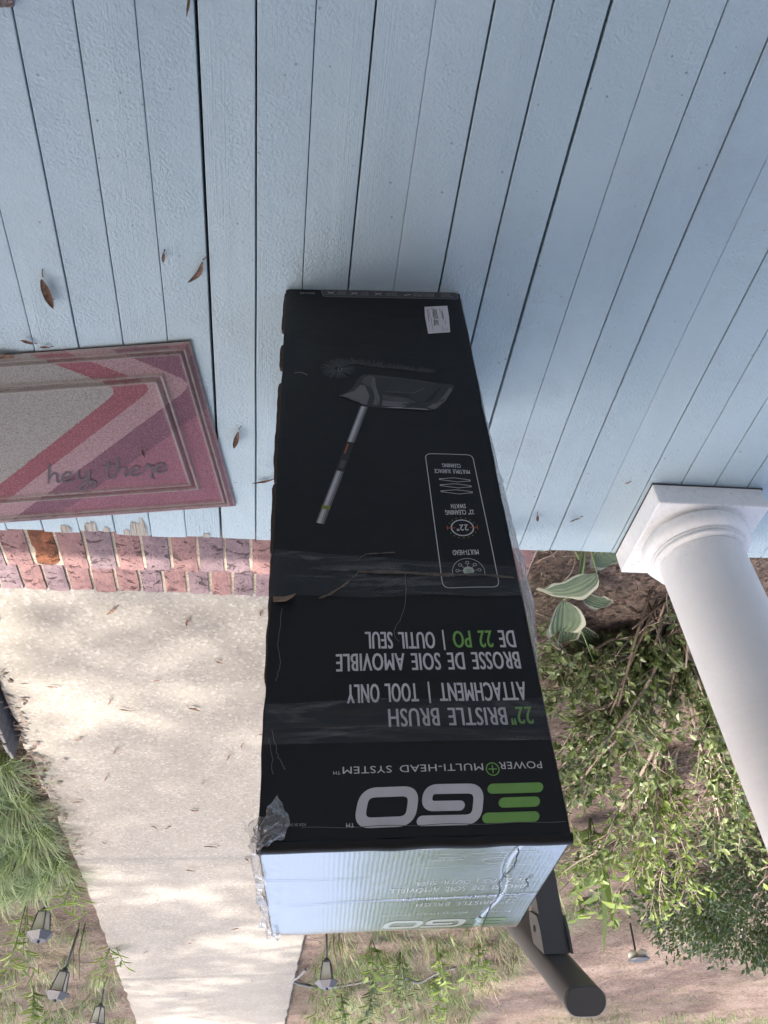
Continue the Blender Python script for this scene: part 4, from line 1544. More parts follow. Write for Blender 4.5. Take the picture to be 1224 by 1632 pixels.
# torn crumpled film hanging over the top corner
def crumple(name, f, na_, nb_, mat, amp, seed):
    m_ = MB()
    for j in range(nb_ + 1):
        for i in range(na_ + 1):
            s_, t_ = i / na_, j / nb_
            p = f(s_, t_)
            q = Vector((s_ * 5 + seed, t_ * 5, seed))
            m_.v.append((p[0] + amp * mnoise.noise(q * 1.3), p[1] + amp * mnoise.noise(q * 1.3 + Vector((9, 0, 0))), p[2] + amp * mnoise.noise(q * 1.3 + Vector((0, 9, 0)))))
    for j in range(nb_):
        for i in range(na_):
            a = j * (na_ + 1) + i
            m_.face([a, a + 1, a + na_ + 2, a + na_ + 1], 0, 0.5, True)
    return m_.build(name, mat, box)
crumple('torn_film', lambda s_, t_: (0.3120 - 0.030 * t_ * (1 - 0.45 * abs(s_ - 0.4) * 2) + 0.004 * (1 - t_), -0.007 - 0.006 * math.sin(PI * t_), 0.992 - 0.038 * s_ * (0.45 + 0.8 * t_) - 0.010 * t_), 22, 18, M_TORN, 0.0035, 1)
crumple('torn_film', lambda s_, t_: (0.3140 + 0.010 * math.sin(PI * t_), 0.004 + 0.30 * s_, 0.9905 - 0.030 * t_ * (1 + 0.6 * math.sin(s_ * 9)) + 0.003 * (1 - t_)), 60, 10, M_TORN, 0.0060, 3)
crumple('torn_film', lambda s_, t_: (0.312 + 0.020 * s_ * t_, -0.004 + 0.016 * t_, 0.990 - 0.034 * s_), 16, 14, M_TORN, 0.0055, 6)
crumple('torn_film', lambda s_, t_: (0.306 + 0.024 * t_ * (0.5 + s_ * 0.5), 0.262 + 0.055 * s_, 0.991 - 0.018 * t_), 18, 12, M_TORN, 0.0060, 8)

# ------------------------------------------------------------------ handrail
HE = Vector((-0.474, 1.331, 1.033))
HD = Vector((-0.045, 0.855, -0.505)).normalized()      # runs down and away
hr = thing('handrail', 'black metal handrail with flat oval end cap beyond the carton', 'handrail', (-0.47, 1.36, 0))
hx = Vector((1, 0, 0))
hx = (hx - HD * hx.dot(HD)).normalized()
hz = hx.cross(HD)
if hz.z < 0:
    hz = -hz
ov = []
RW, RH = 0.0315, 0.0205
for k in range(36):
    a = 2 * PI * k / 36
    cx_ = math.copysign((RW - RH), math.cos(a)) if abs(math.cos(a)) > 1e-6 else 0
    ov.append((cx_ + RH * math.cos(a), RH * math.sin(a)))
hb = Vector(hr.location)
def oval(mb, rings, cap=True):
    o = len(mb.v)
    for (dist, sc_) in rings:
        for (a, b) in ov:
            mb.v.append(tuple(HE + HD * dist + hx * a * sc_ + hz * b * sc_ - hb))
    n_ = len(ov)
    for i in range(len(rings) - 1):
        for k in range(n_):
            j = (k + 1) % n_
            mb.face([o + i * n_ + k, o + i * n_ + j, o + (i + 1) * n_ + j, o + (i + 1) * n_ + k], 0, 0.5, True)
    if cap:
        mb.face([o + k for k in range(n_)])
        mb.face([o + (len(rings) - 1) * n_ + k for k in range(n_)][::-1])
m = MB(); oval(m, [(0.004, 1), (0.3, 1), (0.7, 1), (1.15, 1)]); m.build('rail', M_RAIL, hr)
m = MB(); oval(m, [(-0.0015, 0.96), (0.0, 1.02), (0.0035, 1.02)]); m.build('end_cap', M_RAIL, hr)
for dist, zb in ((0.150, 0.0012), (1.0, -0.205)):
    c = HE + HD * dist
    m = MB()
    zt = c.z - 0.0215 / max(0.2, hz.z)
    a, b = 0.021, 0.0195
    ang = 0.0
    vv = []
    for z_, kk in ((zb, 0), (zt, 1)):
        for sx_, sy_ in ((-a, -b), (a, -b), (a, b), (-a, b)):
            zz = z_ + (sy_ * HD.z / HD.y if kk else 0)
            vv.append((c.x + sx_ - hb.x, c.y + sy_ - hb.y, zz))
    m.add(vv, [(3, 2, 1, 0), (4, 5, 6, 7), (0, 1, 5, 4), (1, 2, 6, 5), (2, 3, 7, 6), (3, 0, 4, 7)])
    post = m.build('post', M_RAIL, hr)
    # bracket cheeks clasping the post under the rail
    for s_ in (-1, 1):
        m = MB()
        x0_, x1_ = sorted((s_ * 0.0212, s_ * 0.0252))
        sh = [(-0.020, -0.052), (0.020, -0.058), (0.026, -0.040), (0.024, 0.0), (-0.026, 0.0), (-0.026, -0.03)]
        for x_ in (x0_, x1_):
            for (yy, zz) in sh:
                m.v.append((c.x + x_ - hb.x, c.y + yy - hb.y, zt + zz + yy * HD.z / HD.y * (1 if zz > -0.01 else 0.6) - 0.002))
        m.face([5, 4, 3, 2, 1, 0]); m.face([6, 7, 8, 9, 10, 11])
        for k in range(6):
            j = (k + 1) % 6
            m.face([k, j, 6 + j, 6 + k])
        br = m.build('bracket', M_RAIL, post)
    m = MB()
    for (yy, zz) in ((0.004, -0.034),):
        n_ = 10
        o = len(m.v)
        for x_ in (0.0253, 0.0262):
            for k in range(n_):
                m.v.append((c.x + x_ - hb.x, c.y + yy + 0.0055 * math.cos(2 * PI * k / n_) - hb.y, zt + zz + 0.0055 * math.sin(2 * PI * k / n_)))
        m.face([o + n_ + k for k in range(n_)])
        for k in range(n_):
            j = (k + 1) % n_
            m.face([o + k, o + j, o + n_ + j, o + n_ + k])
    m.build('screw_hole', M_HOLE, post)
    m = MB(); m.bevbox((c.x - 0.045 - hb.x, c.y - 0.045 - hb.y, zb), (c.x + 0.045 - hb.x, c.y + 0.045 - hb.y, zb + 0.008), 0.003); m.build('base_plate', M_RAIL, post)

# ------------------------------------------------------------------ fallen leaves
def dry_leaf(name, L, W, curl, twist, seed, stem=True):
    rnd = random.Random(seed)
    m_ = MB()
    nl, nw = 9, 4
    for i in range(nl + 1):
        t_ = i / nl
        w = W * 0.5 * math.sin(PI * min(1, t_ * 0.94 + 0.05)) ** 0.75
        for j in range(nw + 1):
            s_ = j / nw * 2 - 1
            x = (t_ - 0.5) * L
            y = s_ * w * math.cos(s_ * curl) + twist * math.sin(PI * t_) * L
            z = 0.002 + abs(math.sin(s_ * curl)) * w * 0.9 + 0.10 * L * (2 * t_ - 1) ** 2 * (curl > 0.5) + 0.0015 * (1 + mnoise.noise(Vector((t_ * 5, s_ * 3, seed))))
            m_.v.append((x, y, z))
    for i in range(nl):
        for j in range(nw):
            a = i * (nw + 1) + j
            m_.face([a, a + 1, a + nw + 2, a + nw + 1], 0, 0.5, True)
    if stem:
        m_.tube([(-0.5 * L, 0, 0.003), (-0.62 * L, 0.02 * L, 0.003), (-0.74 * L, 0.07 * L, 0.002)], [0.0012, 0.001, 0.0008], 4)
    me = bpy.data.meshes.new(name)
    me.from_pydata(m_.v, [], m_.f)
    me.materials.append(M_DRY)
    me.polygons.foreach_set('use_smooth', m_.smooth)
    return me
for (x, y, z, a, L, W, cu, tw, lab) in (
        (0.430, 0.855, 0.001, 98, 0.060, 0.026, 0.9, 0.0, 'broad curled brown leaf with pale veins lying on a porch plank'),
        (0.172, 0.790, 0.001, 57, 0.052, 0.012, 0.7, 0.13, 'slim crescent shaped reddish leaf lying near the dark carton'),
        (0.224, 0.768, 0.001, 82, 0.020, 0.008, 0.8, 0.0, 'tiny brown leaf stuck in a plank gap beside the slim crescent leaf'),
        (0.108, 1.185, 0.001, 78, 0.050, 0.024, 1.1, 0.0, 'curled brown leaf between the door mat and the carton'),
        (0.050, 1.305, 0.001, 20, 0.055, 0.010, 0.9, 0.10, 'split dry leaf touching the foot of the carton'),
        (0.458, 0.975, 0.001, 5, 0.020, 0.007, 0.7, 0.0, 'small dark leaf scrap just above the rose mat rim'),
        (0.545, 0.998, 0.001, 3, 0.060, 0.016, 0.8, 0.05, 'long brown leaf at the rim of the mat by the picture edge'),
        (0.488, 0.965, 0.001, -15, 0.024, 0.010, 0.7, 0.0, 'short brown leaf lying next to the upper mat rim'),
        (0.302, 1.232, 0.0095, 100, 0.024, 0.011, 1.2, 0.0, 'dark rolled leaf lying on the rose stripes of the mat'),
        (-0.608, 1.395, 0.001, 105, 0.026, 0.012, 1.0, 0.0, 'small tan leaf beyond the carton near the white column'),
        (-0.703, 1.396, 0.001, 35, 0.028, 0.007, 0.8, 0.0, 'thin tan leaf near the plinth of the white column'),
        (-0.790, 1.262, 0.001, 30, 0.011, 0.007, 0.5, 0.0, 'tiny black leaf crumb on the plank by the plinth')):
    o = link('fallen_leaf', dry_leaf('fallen_leaf', L, W, cu, tw, int(L * 1e4) + int(abs(x) * 1000)), None, (x, y, z))
    o.rotation_euler = (0, 0, R(a))
    tag(o, lab, 'leaf', 'dry leaves on the porch')
M_YEL = plain('yellowed_leaf', (0.20, 0.15, 0.07), 0.6, 0.5, 120, 0.0008)
me = dry_leaf('fallen_leaf', 0.040, 0.009, 1.1, 0.02, 5)
me.materials[0] = M_YEL
o = link('fallen_leaf', me, None, (0.1585, 0.372, 0.002)); o.rotation_euler = (0, 0, R(80))
tag(o, 'yellowish folded leaf wedged in the wide gap between two planks', 'leaf', 'dry leaves on the porch')
lm = [dry_leaf('fallen_leaf', 0.045, 0.014, 0.8, 0.05, 71), dry_leaf('fallen_leaf', 0.055, 0.010, 0.9, 0.08, 72), dry_leaf('fallen_leaf', 0.030, 0.014, 0.6, 0.0, 73)]
random.seed(31)
pl_leaves = [(0.87, 2.18), (0.52, 2.13), (0.29, 2.18), (0.06, 2.12), (0.02, 2.10), (0.20, 2.42), (0.42, 2.55), (0.60, 2.70), (0.55, 2.76), (0.30, 2.75), (0.05, 2.95), (0.63, 3.1), (0.13, 3.05), (0.19, 3.15), (0.70, 3.35), (0.35, 3.7), (0.55, 3.9), (0.48, 3.9), (0.30, 4.15), (0.12, 4.35), (0.42, 4.5), (0.63, 5.0), (0.2, 5.6), (0.5, 5.9), (0.8, 6.1), (0.4, 6.6), (0.1, 7.0), (0.62, 7.4), (0.3, 3.4), (0.78, 2.6), (0.85, 3.6), (0.8, 4.1), (0.75, 3.0)]
for (x, y) in pl_leaves:
    o = link('fallen_leaf', random.choice(lm), None, (x, y, PATH_Z + 0.004))
    s_ = random.uniform(0.7, 1.25)
    o.scale = (s_, s_, s_)
    o.rotation_euler = (0, 0, random.uniform(0, 6.28))
    tag(o, 'small reddish brown dry leaf scattered on the concrete path', 'leaf', 'dry leaves on the path')

# ------------------------------------------------------------------ landscape edging along the path
ed = thing('edging', 'low grey picket edging beside the path where the grass clumps start', 'edging', (1.0, 2.9, -0.25))
for i in range(13):
    y = 2.18 + i * 0.071
    x = 0.972 + 0.030 * (y - 2.2)
    m = MB()
    m.bevbox((x - 0.007 - 1.0, y - 0.033 - 2.9, -0.05), (x + 0.007 - 1.0, y + 0.033 - 2.9, 0.105 + random.uniform(-0.006, 0.006)), 0.003, jit=0.0006)
    m.build('picket', M_EDGE, ed)

# ------------------------------------------------------------------ solar lanterns
def lantern(label, loc, rz, stake_h, tiltx=0, tilty=0):
    t_ = thing('solar_lantern', label, 'lantern', loc, rz, 'solar lanterns beside the path')
    t_.rotation_euler = (tiltx, tilty, rz)
    t_.scale = (0.88, 0.88, 0.96)
    m_ = MB(); m_.tube([(0, 0, -0.08), (0, 0, stake_h)], 0.0085, 8); m_.build('stake', M_LAMP, t_)
    b0, b1, h0, h1 = 0.028, 0.043, stake_h + 0.012, stake_h + 0.118
    m_ = MB()
    m_.box((-b0, -b0, stake_h), (b0, b0, h0))
    for sx_, sy_ in ((-1, -1), (1, -1), (1, 1), (-1, 1)):
        m_.tube([(sx_ * b0, sy_ * b0, h0), (sx_ * b1, sy_ * b1, h1)], 0.0042, 4)
    m_.build('frame', M_LAMP, t_)
    for k in range(4):
        mt = Matrix.Rotation(k * PI / 2, 4, 'Z')
        m_ = MB()
        m_.add([mt @ Vector(p) for p in ((-b0, -b0 * 0.97, h0), (b0, -b0 * 0.97, h0), (b1, -b1 * 0.97, h1), (-b1, -b1 * 0.97, h1))], [(0, 1, 2, 3)])
        m_.build('pane', M_GLASS, t_)
    m_ = MB(); m_.lathe([(0.012, stake_h - 0.018), (0.020, stake_h - 0.012), (0.022, stake_h - 0.001)], 12); m_.build('collar', M_LAMP, t_)
    m_ = MB(); m_.lathe([(0.006, h1 + 0.0435), (0.011, h1 + 0.048), (0.009, h1 + 0.056), (0.003, h1 + 0.060)], 10); m_.build('finial', M_LAMP, t_)
    m_ = MB(); m_.lathe([(0.030, h1 - 0.016), (0.036, h1 - 0.001)], 16); m_.build('light_cup', M_LBULB, t_)
    m_ = MB(); m_.tube([(0, 0, h0 + 0.001), (0, 0, h0 + 0.075)], [0.012, 0.009], 8); m_.build('bulb', M_LBULB, t_)
    m_ = MB()
    c0, c1 = 0.086, 0.050
    vv = []
    for rr, z_ in ((c0 * 0.9, h1 + 0.001), (c0, h1 + 0.006), (c1, h1 + 0.040), (c1 * 0.92, h1 + 0.043)):
        for k in range(6):
            a = 2 * PI * k / 6
            vv.append((rr * math.cos(a), rr * math.sin(a), z_))
    fs = [(5, 4, 3, 2, 1, 0), (18, 19, 20, 21, 22, 23)]
    for q in range(3):
        for k in range(6):
            j = (k + 1) % 6
            fs.append((q * 6 + k, q * 6 + j, q * 6 + 6 + j, q * 6 + 6 + k))
    m_.add(vv, fs)
    m_.build('cap', M_CAP, t_)
    return t_
lantern('short lantern with a wide cap half sunk in the grass clumps left of the path', (1.245, 5.02, -0.25), 0.3, 0.095, 0.06, -0.05)
lantern('leaning lantern on a long stake amid bare straw beside the path', (1.185, 5.72, -0.25), 0.1, 0.245, 0.0, 0.16)
lantern('farthest lantern with a short stake close to the path border', (1.215, 7.15, -0.25), 0.5, 0.16, 0.0, 0.05)
lantern('lantern seen just past the carton top, next to the grey conduit', (-0.385, 5.78, -0.25), 0.2, 0.215, 0.0, 0.0)
t = thing('garden_light', 'small white garden light on a black stake out on the bare soil', 'lantern', (-2.53, 5.88, -0.25), 0.4)
m = MB(); m.tube([(0, 0, -0.05), (0.01, 0.01, 0.17)], 0.007, 8); m.build('stake', M_HOLE, t)
for s_ in (-1, 1):
    m = MB(); m.lathe([(0.012, 0.17), (0.030, 0.18), (0.034, 0.20), (0.028, 0.222)], 16, c=(s_ * 0.033, 0)); m.build('lamp_head', M_LWHITE, t)
m = MB(); m.lathe([(0.07, 0.223), (0.075, 0.230), (0.05, 0.238)], 16); m.build('cap', M_CAP, t)

# ------------------------------------------------------------------ grey conduit
m = MB()
def gz(x, y, h=0.0):
    return Vector((x, y, ground_z(x, y) + h))
pts = [gz(-0.30, 6.85, 0.03), gz(-0.25, 6.98, 0.05), gz(-0.215, 7.10, 0.05), gz(-0.23, 7.25, 0.03), gz(-0.33, 7.45, 0.012), gz(-0.5, 7.55, 0.01), gz(-0.75, 7.4, 0.012), gz(-1.0, 7.08, 0.02), gz(-1.12, 7.12, 0.05), gz(-1.22, 7.18, 0.06), gz(-1.34, 7.06, 0.03), gz(-1.5, 6.9, 0.01)]
sm = []
for i in range(len(pts) - 1):
    a, b, c, d = pts[max(0, i - 1)], pts[i], pts[i + 1], pts[min(len(pts) - 1, i + 2)]
    for k in range(6):
        q = k / 6
        sm.append(0.5 * (2 * b + (c - a) * q + (2 * a - 5 * b + 4 * c - d) * q * q + (-a + 3 * b - 3 * c + d) * q ** 3))
m.tube(sm, 0.010, 8)
tag(m.build('conduit', M_HOSE), 'grey flexible conduit looping through the weeds beside the path', 'conduit')

# ------------------------------------------------------------------ hosta with striped leaves
def hosta_leaf(parent, base, tip, W, arch, roll=0.0, foldv=0.25, seed=0):
    base, tip = Vector(base), Vector(tip)
    ax = tip - base
    L = ax.length
    d = ax.normalized()
    sd_ = d.cross(Vector((0, 0, 1))).normalized()
    up = sd_.cross(d)
    sd_, up = sd_ * math.cos(roll) + up * math.sin(roll), up * math.cos(roll) - sd_ * math.sin(roll)
    nl, nw = 18, 14
    m_ = MB()
    eg, vn = [], []
    for i in range(nl + 1):
        t_ = i / nl
        w = W * 0.5 * (math.sin(PI * min(1, t_ ** 0.75)) ** 0.8) * (1.0 if t_ < 0.6 else 1 - 0.25 * (t_ - 0.6)) + 0.0012
        for j in range(nw + 1):
            s_ = j / nw * 2 - 1
            ripple = 0.0035 * mnoise.noise(Vector((t_ * 4, s_ * 2.5, seed))) + 0.004 * abs(s_) ** 3 * math.sin(t_ * 17 + seed + s_)
            p = base + d * (L * t_) + sd_ * (w * s_) + up * (arch * math.sin(PI * t_) * L + foldv * abs(s_) ** 1.3 * w + ripple)
            m_.v.append(tuple(p))
            eg.append(max(abs(s_), t_ * 0.96, (1 - t_) * 0.4))
            vn.append(abs(math.sin(abs(s_) * PI * 3.5)) if 0 < j < nw else 1)
    for i in range(nl):
        for j in range(nw):
            a = i * (nw + 1) + j
            m_.face([a, a + 1, a + nw + 2, a + nw + 1], 0, 0.5, True)
    o = m_.build('leaf', M_HOSTA, parent)
    for nme, dat in (('edge', eg), ('vein', vn)):
        at_ = o.data.attributes.new(nme, 'FLOAT', 'POINT')
        at_.data.foreach_set('value', dat)
    return o
def petiole(parent, a, b, bend, r0=0.0045):
    a, b = Vector(a), Vector(b)
    m_ = MB()
    m_.tube([a.lerp(b, k / 8) + Vector((0, 0, bend * math.sin(PI * k / 8))) for k in range(9)], [r0 * (1 - 0.04 * k) for k in range(9)], 7)
    return m_.build('leaf_stalk', M_STEM, parent)
ht = thing('hosta', 'broad leaved hosta with cream leaf margins below the porch edge', 'plant')
hosta_leaf(ht, (-0.858, 1.665, -0.045), (-0.730, 1.805, -0.085), 0.140, 0.10, 0.15, 0.20, 1)
hosta_leaf(ht, (-0.858, 1.600, -0.08), (-0.955, 1.700, -0.115), 0.115, 0.10, -0.1, 0.2, 2)
hosta_leaf(ht, (-0.835, 1.870, -0.10), (-0.905, 2.125, -0.155), 0.118, 0.08, 0.1, 0.5, 3)
hosta_leaf(ht, (-0.890, 2.015, -0.125), (-0.965, 2.265, -0.205), 0.085, 0.06, 0.3, 0.4, 4)
hosta_leaf(ht, (-0.930, 1.930, -0.16), (-1.055, 1.995, -0.185), 0.060, 0.08, 0.1, 0.2, 5)
hosta_leaf(ht, (-0.77, 1.66, -0.20), (-0.70, 1.80, -0.205), 0.085, 0.06, 0.2, 0.15, 6)
hosta_leaf(ht, (-0.67, 1.72, -0.16), (-0.685, 1.835, -0.20), 0.075, 0.06, -0.2, 0.2, 7)
hosta_leaf(ht, (-0.98, 2.16, -0.20), (-1.11, 2.28, -0.215), 0.06, 0.05, 0.3, 0.2, 8)
for a, b, q in (((-0.70, 1.545, -0.26), (-0.67, 1.72, -0.16), 0.03), ((-0.74, 1.54, -0.26), (-0.80, 1.63, -0.06), 0.05), ((-0.80, 1.54, -0.27), (-0.858, 1.665, -0.045), 0.05), ((-0.83, 1.54, -0.27), (-0.835, 1.870, -0.10), 0.10), ((-0.85, 1.56, -0.27), (-0.895, 1.925, -0.15), 0.06), ((-0.69, 1.54, -0.26), (-0.655, 1.66, -0.13), 0.04)):
    petiole(ht, a, b, q)
petiole(ht, (-0.93, 2.02, -0.15), (-1.10, 2.33, -0.13), 0.01, 0.0028)
h2 = thing('hosta', 'smaller cluster of young green hosta leaves tucked in the shade under the porch edge', 'plant')
random.seed(17)
for (bx_, by_, tx_, ty_, tz_, w_) in ((-0.72, 1.56, -0.76, 1.70, -0.19, 0.07), (-0.78, 1.56, -0.87, 1.68, -0.18, 0.075), (-0.90, 1.55, -1.02, 1.66, -0.17, 0.08), (-0.95, 1.56, -0.93, 1.72, -0.20, 0.06), (-0.70, 1.60, -0.66, 1.72, -0.20, 0.06), (-1.02, 1.60, -1.10, 1.76, -0.19, 0.07)):
    hosta_leaf(h2, (bx_, by_, -0.15), (tx_, ty_, tz_), w_, 0.12, random.uniform(-0.3, 0.3), 0.2, random.random() * 9)
    petiole(h2, (bx_ + 0.02, by_ - 0.04, -0.27), (bx_, by_, -0.15), 0.01, 0.003)

# ------------------------------------------------------------------ shrubs
def branchy(name, label, cat, base, tips, leafL, leafW, n_leaf, mat, seed, stem_r=0.007, spread=0.10, updir=0.35, group=None, crown='leaves', wide=None):
    """Shrub of arching limbs from one foot, twigs along them and leaves on the twigs."""
    random.seed(seed)
    t_ = thing(name, label, cat, base, 0, group)
    B = Vector(base)
    st_, lf = MB(), MB()
    spots = []
    for tip in tips:
        T = Vector(tip) - B
        n_ = 9
        arch = random.uniform(0.04, 0.16) * T.length
        off = Vector((random.uniform(-0.05, 0.05), random.uniform(-0.05, 0.05), 0))
        P_ = []
        for k in range(n_ + 1):
            q = k / n_
            P_.append(off * (1 - q) + T * q + Vector((0, 0, arch * math.sin(PI * q))) + rv(0.02) * (q > 0) + Vector((0, 0, 0)))
        st_.tube(P_, [stem_r * (1 - 0.75 * k / n_) for k in range(n_ + 1)], 5)
        for k in range(2, n_ + 1):
            for _ in range(3):
                p = P_[k].lerp(P_[k - 1], random.random())
                d = (rv() + Vector((0, 0, updir)) + (P_[k] - P_[k - 1]).normalized() * 0.6).normalized()
                ln = spread * random.uniform(0.5, 1.5)
                e = p + d * ln
                st_.tube([p, p.lerp(e, 0.5) + rv(0.01), e], [0.0022, 0.0017, 0.001], 4)
                spots.append((p, e, d))
    for _ in range(n_leaf):
        p, e, d = random.choice(spots)
        q = p.lerp(e, random.uniform(0.15, 1.05)) + rv(0.008)
        if q.z + B.z < -0.22:
            continue
        dd = (d * 0.5 + rv() + Vector((0, 0, 0.15))).normalized()
        s_ = random.uniform(0.65, 1.25)
        lf.leaf(q, dd, (rv(0.7) + Vector((0, 0, 1))).normalized(), leafL * s_, leafW * s_, 0.3, 0, min(1, max(0, random.gauss(0.50, 0.27))), random.uniform(0, 0.25))
    st_.build('stems', M_TWIG, t_)
    stuff(lf.build(crown, mat, t_, attr=True))
    return t_


tips = []
random.seed(5)
for _ in range(26):
    tips.append((random.uniform(-2.25, -0.85), random.uniform(2.25, 3.3), random.uniform(-0.12, 0.28)))
for p in ((-0.80, 2.45, -0.10), (-0.86, 2.75, 0.0), (-1.0, 3.1, 0.1), (-1.2, 3.35, 0.2), (-0.9, 2.5, -0.12), (-0.78, 2.3, -0.14), (-0.95, 2.28, -0.12), (-1.1, 2.6, -0.1), (-0.95, 2.9, 0.05)):
    tips.append(p)
branchy('loose_shrub', 'loose small leaved shrub with bare crossing branches behind the white column', 'shrub', (-1.36, 2.16, -0.25), tips, 0.029, 0.016, 9600, M_LEAF, 11, 0.0095, 0.115)
tips = [(random.uniform(-1.95, -1.25), random.uniform(3.2, 3.9), random.uniform(0.05, 0.32)) for _ in range(12)]
branchy('lime_shrub', 'bright lime leaved shrub spray in sun between carton and clipped dark bush', 'shrub', (-1.72, 3.15, -0.25), tips, 0.036, 0.019, 1100, M_LIMELEAF, 12, 0.006, 0.10)
tips = [(random.uniform(-2.4, -1.9), random.uniform(2.7, 3.3), random.uniform(0.15, 0.45)) for _ in range(7)]
branchy('lime_shrub', 'lime leaved sprig close beside the white column shaft', 'shrub', (-2.1, 2.75, -0.25), tips, 0.034, 0.018, 420, M_LIMELEAF, 14, 0.005, 0.09)

tips = [(random.uniform(-1.45, -0.68), random.uniform(1.95, 2.5), random.uniform(-0.20, -0.10)) for _ in range(12)]
branchy('creeping_shrub', 'low creeping small leaved growth on the soil beyond the striped hosta', 'shrub', (-1.05, 2.32, -0.25), tips, 0.024, 0.014, 1300, M_LEAF, 15, 0.0035, 0.08)

# dense clipped bush
def dense_bush(name, label, c, rad, n_leaf, L, W, mat, seed):
    random.seed(seed)
    t_ = thing(name, label, 'bush', (c[0], c[1], -0.25))
    cz = c[2] + 0.25
    s_, lf = MB(), MB()
    for k in range(16):
        d = (rv() + Vector((0, 0, 0.5))).normalized()
        e = Vector((d.x * rad[0], d.y * rad[1], cz + d.z * rad[2])) * 0.92
        s_.tube([(0, 0, -0.03), (e.x * 0.4, e.y * 0.4, e.z * 0.5), tuple(e)], [0.012, 0.007, 0.003], 5)
    s_.build('stems', M_TWIG, t_)
    clumps = []
    for _ in range(150):
        d = rv().normalized()
        if d.z < -0.55:
            continue
        lump = 1 + 0.22 * mnoise.noise(d * 2.3 + Vector((seed, 0, 0)))
        clumps.append((Vector((d.x * rad[0], d.y * rad[1], d.z * rad[2])) * lump * random.uniform(0.72, 1.0), d))
    for _ in range(n_leaf):
        cc, d = random.choice(clumps)
        p = cc + rv(0.13) + Vector((0, 0, cz))
        if p.z < 0.01:
            continue
        dd = (d * 0.8 + rv() + Vector((0, 0, 0.2))).normalized()
        k = random.uniform(0.7, 1.25)
        lf.leaf(p, dd, (rv(0.8) + d).normalized(), L * k, W * k, 0.3, 0, min(1, max(0, random.gauss(0.4, 0.25))))
    stuff(lf.build('leaves', mat, t_, attr=True))
    return t_
dense_bush('dark_bush', 'dense dark green clipped bush beyond the column', (-2.72, 4.15, 0.02), (0.86, 0.76, 0.32), 27000, 0.027, 0.013, M_BOXW, 3)

# strap leaved plant on the soil
def strap(name, label, loc, leaves, mat, seed, W=0.03):
    random.seed(seed)
    t_ = thing(name, label, 'plant', loc)
    for (dx, dy, dz, L, dr) in leaves:
        m_ = MB()
        m_.blade(Vector((random.uniform(-0.01, 0.01), random.uniform(-0.01, 0.01), 0)), Vector((dx, dy, dz)), L, W, dr, 0, random.uniform(0.4, 1), 9)
        m_.build('leaf', mat, t_, attr=True)
    return t_
M_STRAP = leafmat('strap_leaf', (0.11, 0.17, 0.055), (0.21, 0.28, 0.10), 0.4, 0.4)
strap('strap_plant', 'pale green plant of long drooping strap leaves standing near the bare soil', (-1.80, 4.35, -0.25),
      [(-0.02, 0.45, 1, 0.60, 0.35), (-0.8, 0.1, 1, 0.55, 0.95), (0.75, -0.1, 1, 0.50, 0.95), (0.3, 0.4, 1, 0.42, 0.7), (-0.2, -0.5, 1, 0.40, 0.8), (0.7, 0.5, 0.8, 0.36, 1.0), (-0.5, 0.6, 0.9, 0.32, 0.9), (0.1, -0.2, 1, 0.5, 0.3)], M_STRAP, 4, 0.048)

def broad_weed(label, loc, n_, seed, L=0.07, W=0.035, h=0.30, mat=None, name='weed_plant', group=None):
    random.seed(seed)
    t_ = thing(name, label, 'plant', loc, 0, group)
    s_, lf = MB(), MB()
    for k in range(n_):
        a = random.uniform(0, 6.28)
        e = Vector((math.cos(a) * random.uniform(0.03, 0.14), math.sin(a) * random.uniform(0.03, 0.14), h * random.uniform(0.7, 1.2)))
        P_ = [Vector((0, 0, -0.02)), e * 0.5 + rv(0.01), e]
        s_.tube(P_, [0.0035, 0.003, 0.0018], 5)
        for q in range(9):
            f = 0.2 + 0.8 * q / 8
            p = P_[0].lerp(P_[1], f * 2) if f < 0.5 else P_[1].lerp(P_[2], f * 2 - 1)
            b = q * 2.4 + k
            d = Vector((math.cos(b), math.sin(b), 0.55))
            lf.leaf(p, d, Vector((0, 0, 1)), L * random.uniform(0.7, 1.2), W * random.uniform(0.8, 1.1), 0.25, 0, random.random(), 0.25)
    s_.build('stem', M_STEM, t_)
    lf.build('leaves', mat or M_LIMELEAF, t_, attr=True)
    return t_
WL = ['leafy weed nearest the lone lantern past the carton', 'tall broad weed in the middle of the bed past the carton', 'leafy weed nearest the top end of the handrail', 'weed with wide leaves inside the loop of the grey conduit', 'leafy weed at the far bend of the grey conduit', 'tall weed near the path border past the conduit', 'low small leaved weed growing under the handrail']
for i, (x, y, h, L, W) in enumerate(((-0.72, 6.15, 0.32, 0.09, 0.04), (-0.98, 6.5, 0.34, 0.09, 0.04), (-1.2, 6.25, 0.28, 0.08, 0.036), (-0.85, 7.0, 0.36, 0.09, 0.04), (-1.35, 7.3, 0.34, 0.08, 0.035), (-0.62, 7.6, 0.32, 0.09, 0.036), (-1.5, 6.2, 0.26, 0.08, 0.035))):
    broad_weed(WL[i], (x, y, -0.25), 4, 40 + i, L, W, h, mat=(M_LIMELEAF, M_LEAF)[i % 2], group='weeds in the bed beyond the carton')
broad_weed('lily stalk with narrow bright leaves right beside the lone lantern past the carton', (-0.43, 6.55, -0.25), 2, 61, 0.11, 0.018, 0.42, name='lily')
broad_weed('lily stalk of narrow leaves between the leaning lantern and the path', (1.02, 6.05, -0.25), 3, 62, 0.10, 0.016, 0.20, name='lily')
broad_weed('leafy clump growing near the farthest lantern', (1.75, 7.2, -0.25), 4, 63, 0.10, 0.030, 0.24)
broad_weed('tuft of narrow leaves in front of the short lantern', (1.07, 4.75, -0.25), 3, 64, 0.10, 0.014, 0.16, name='lily')
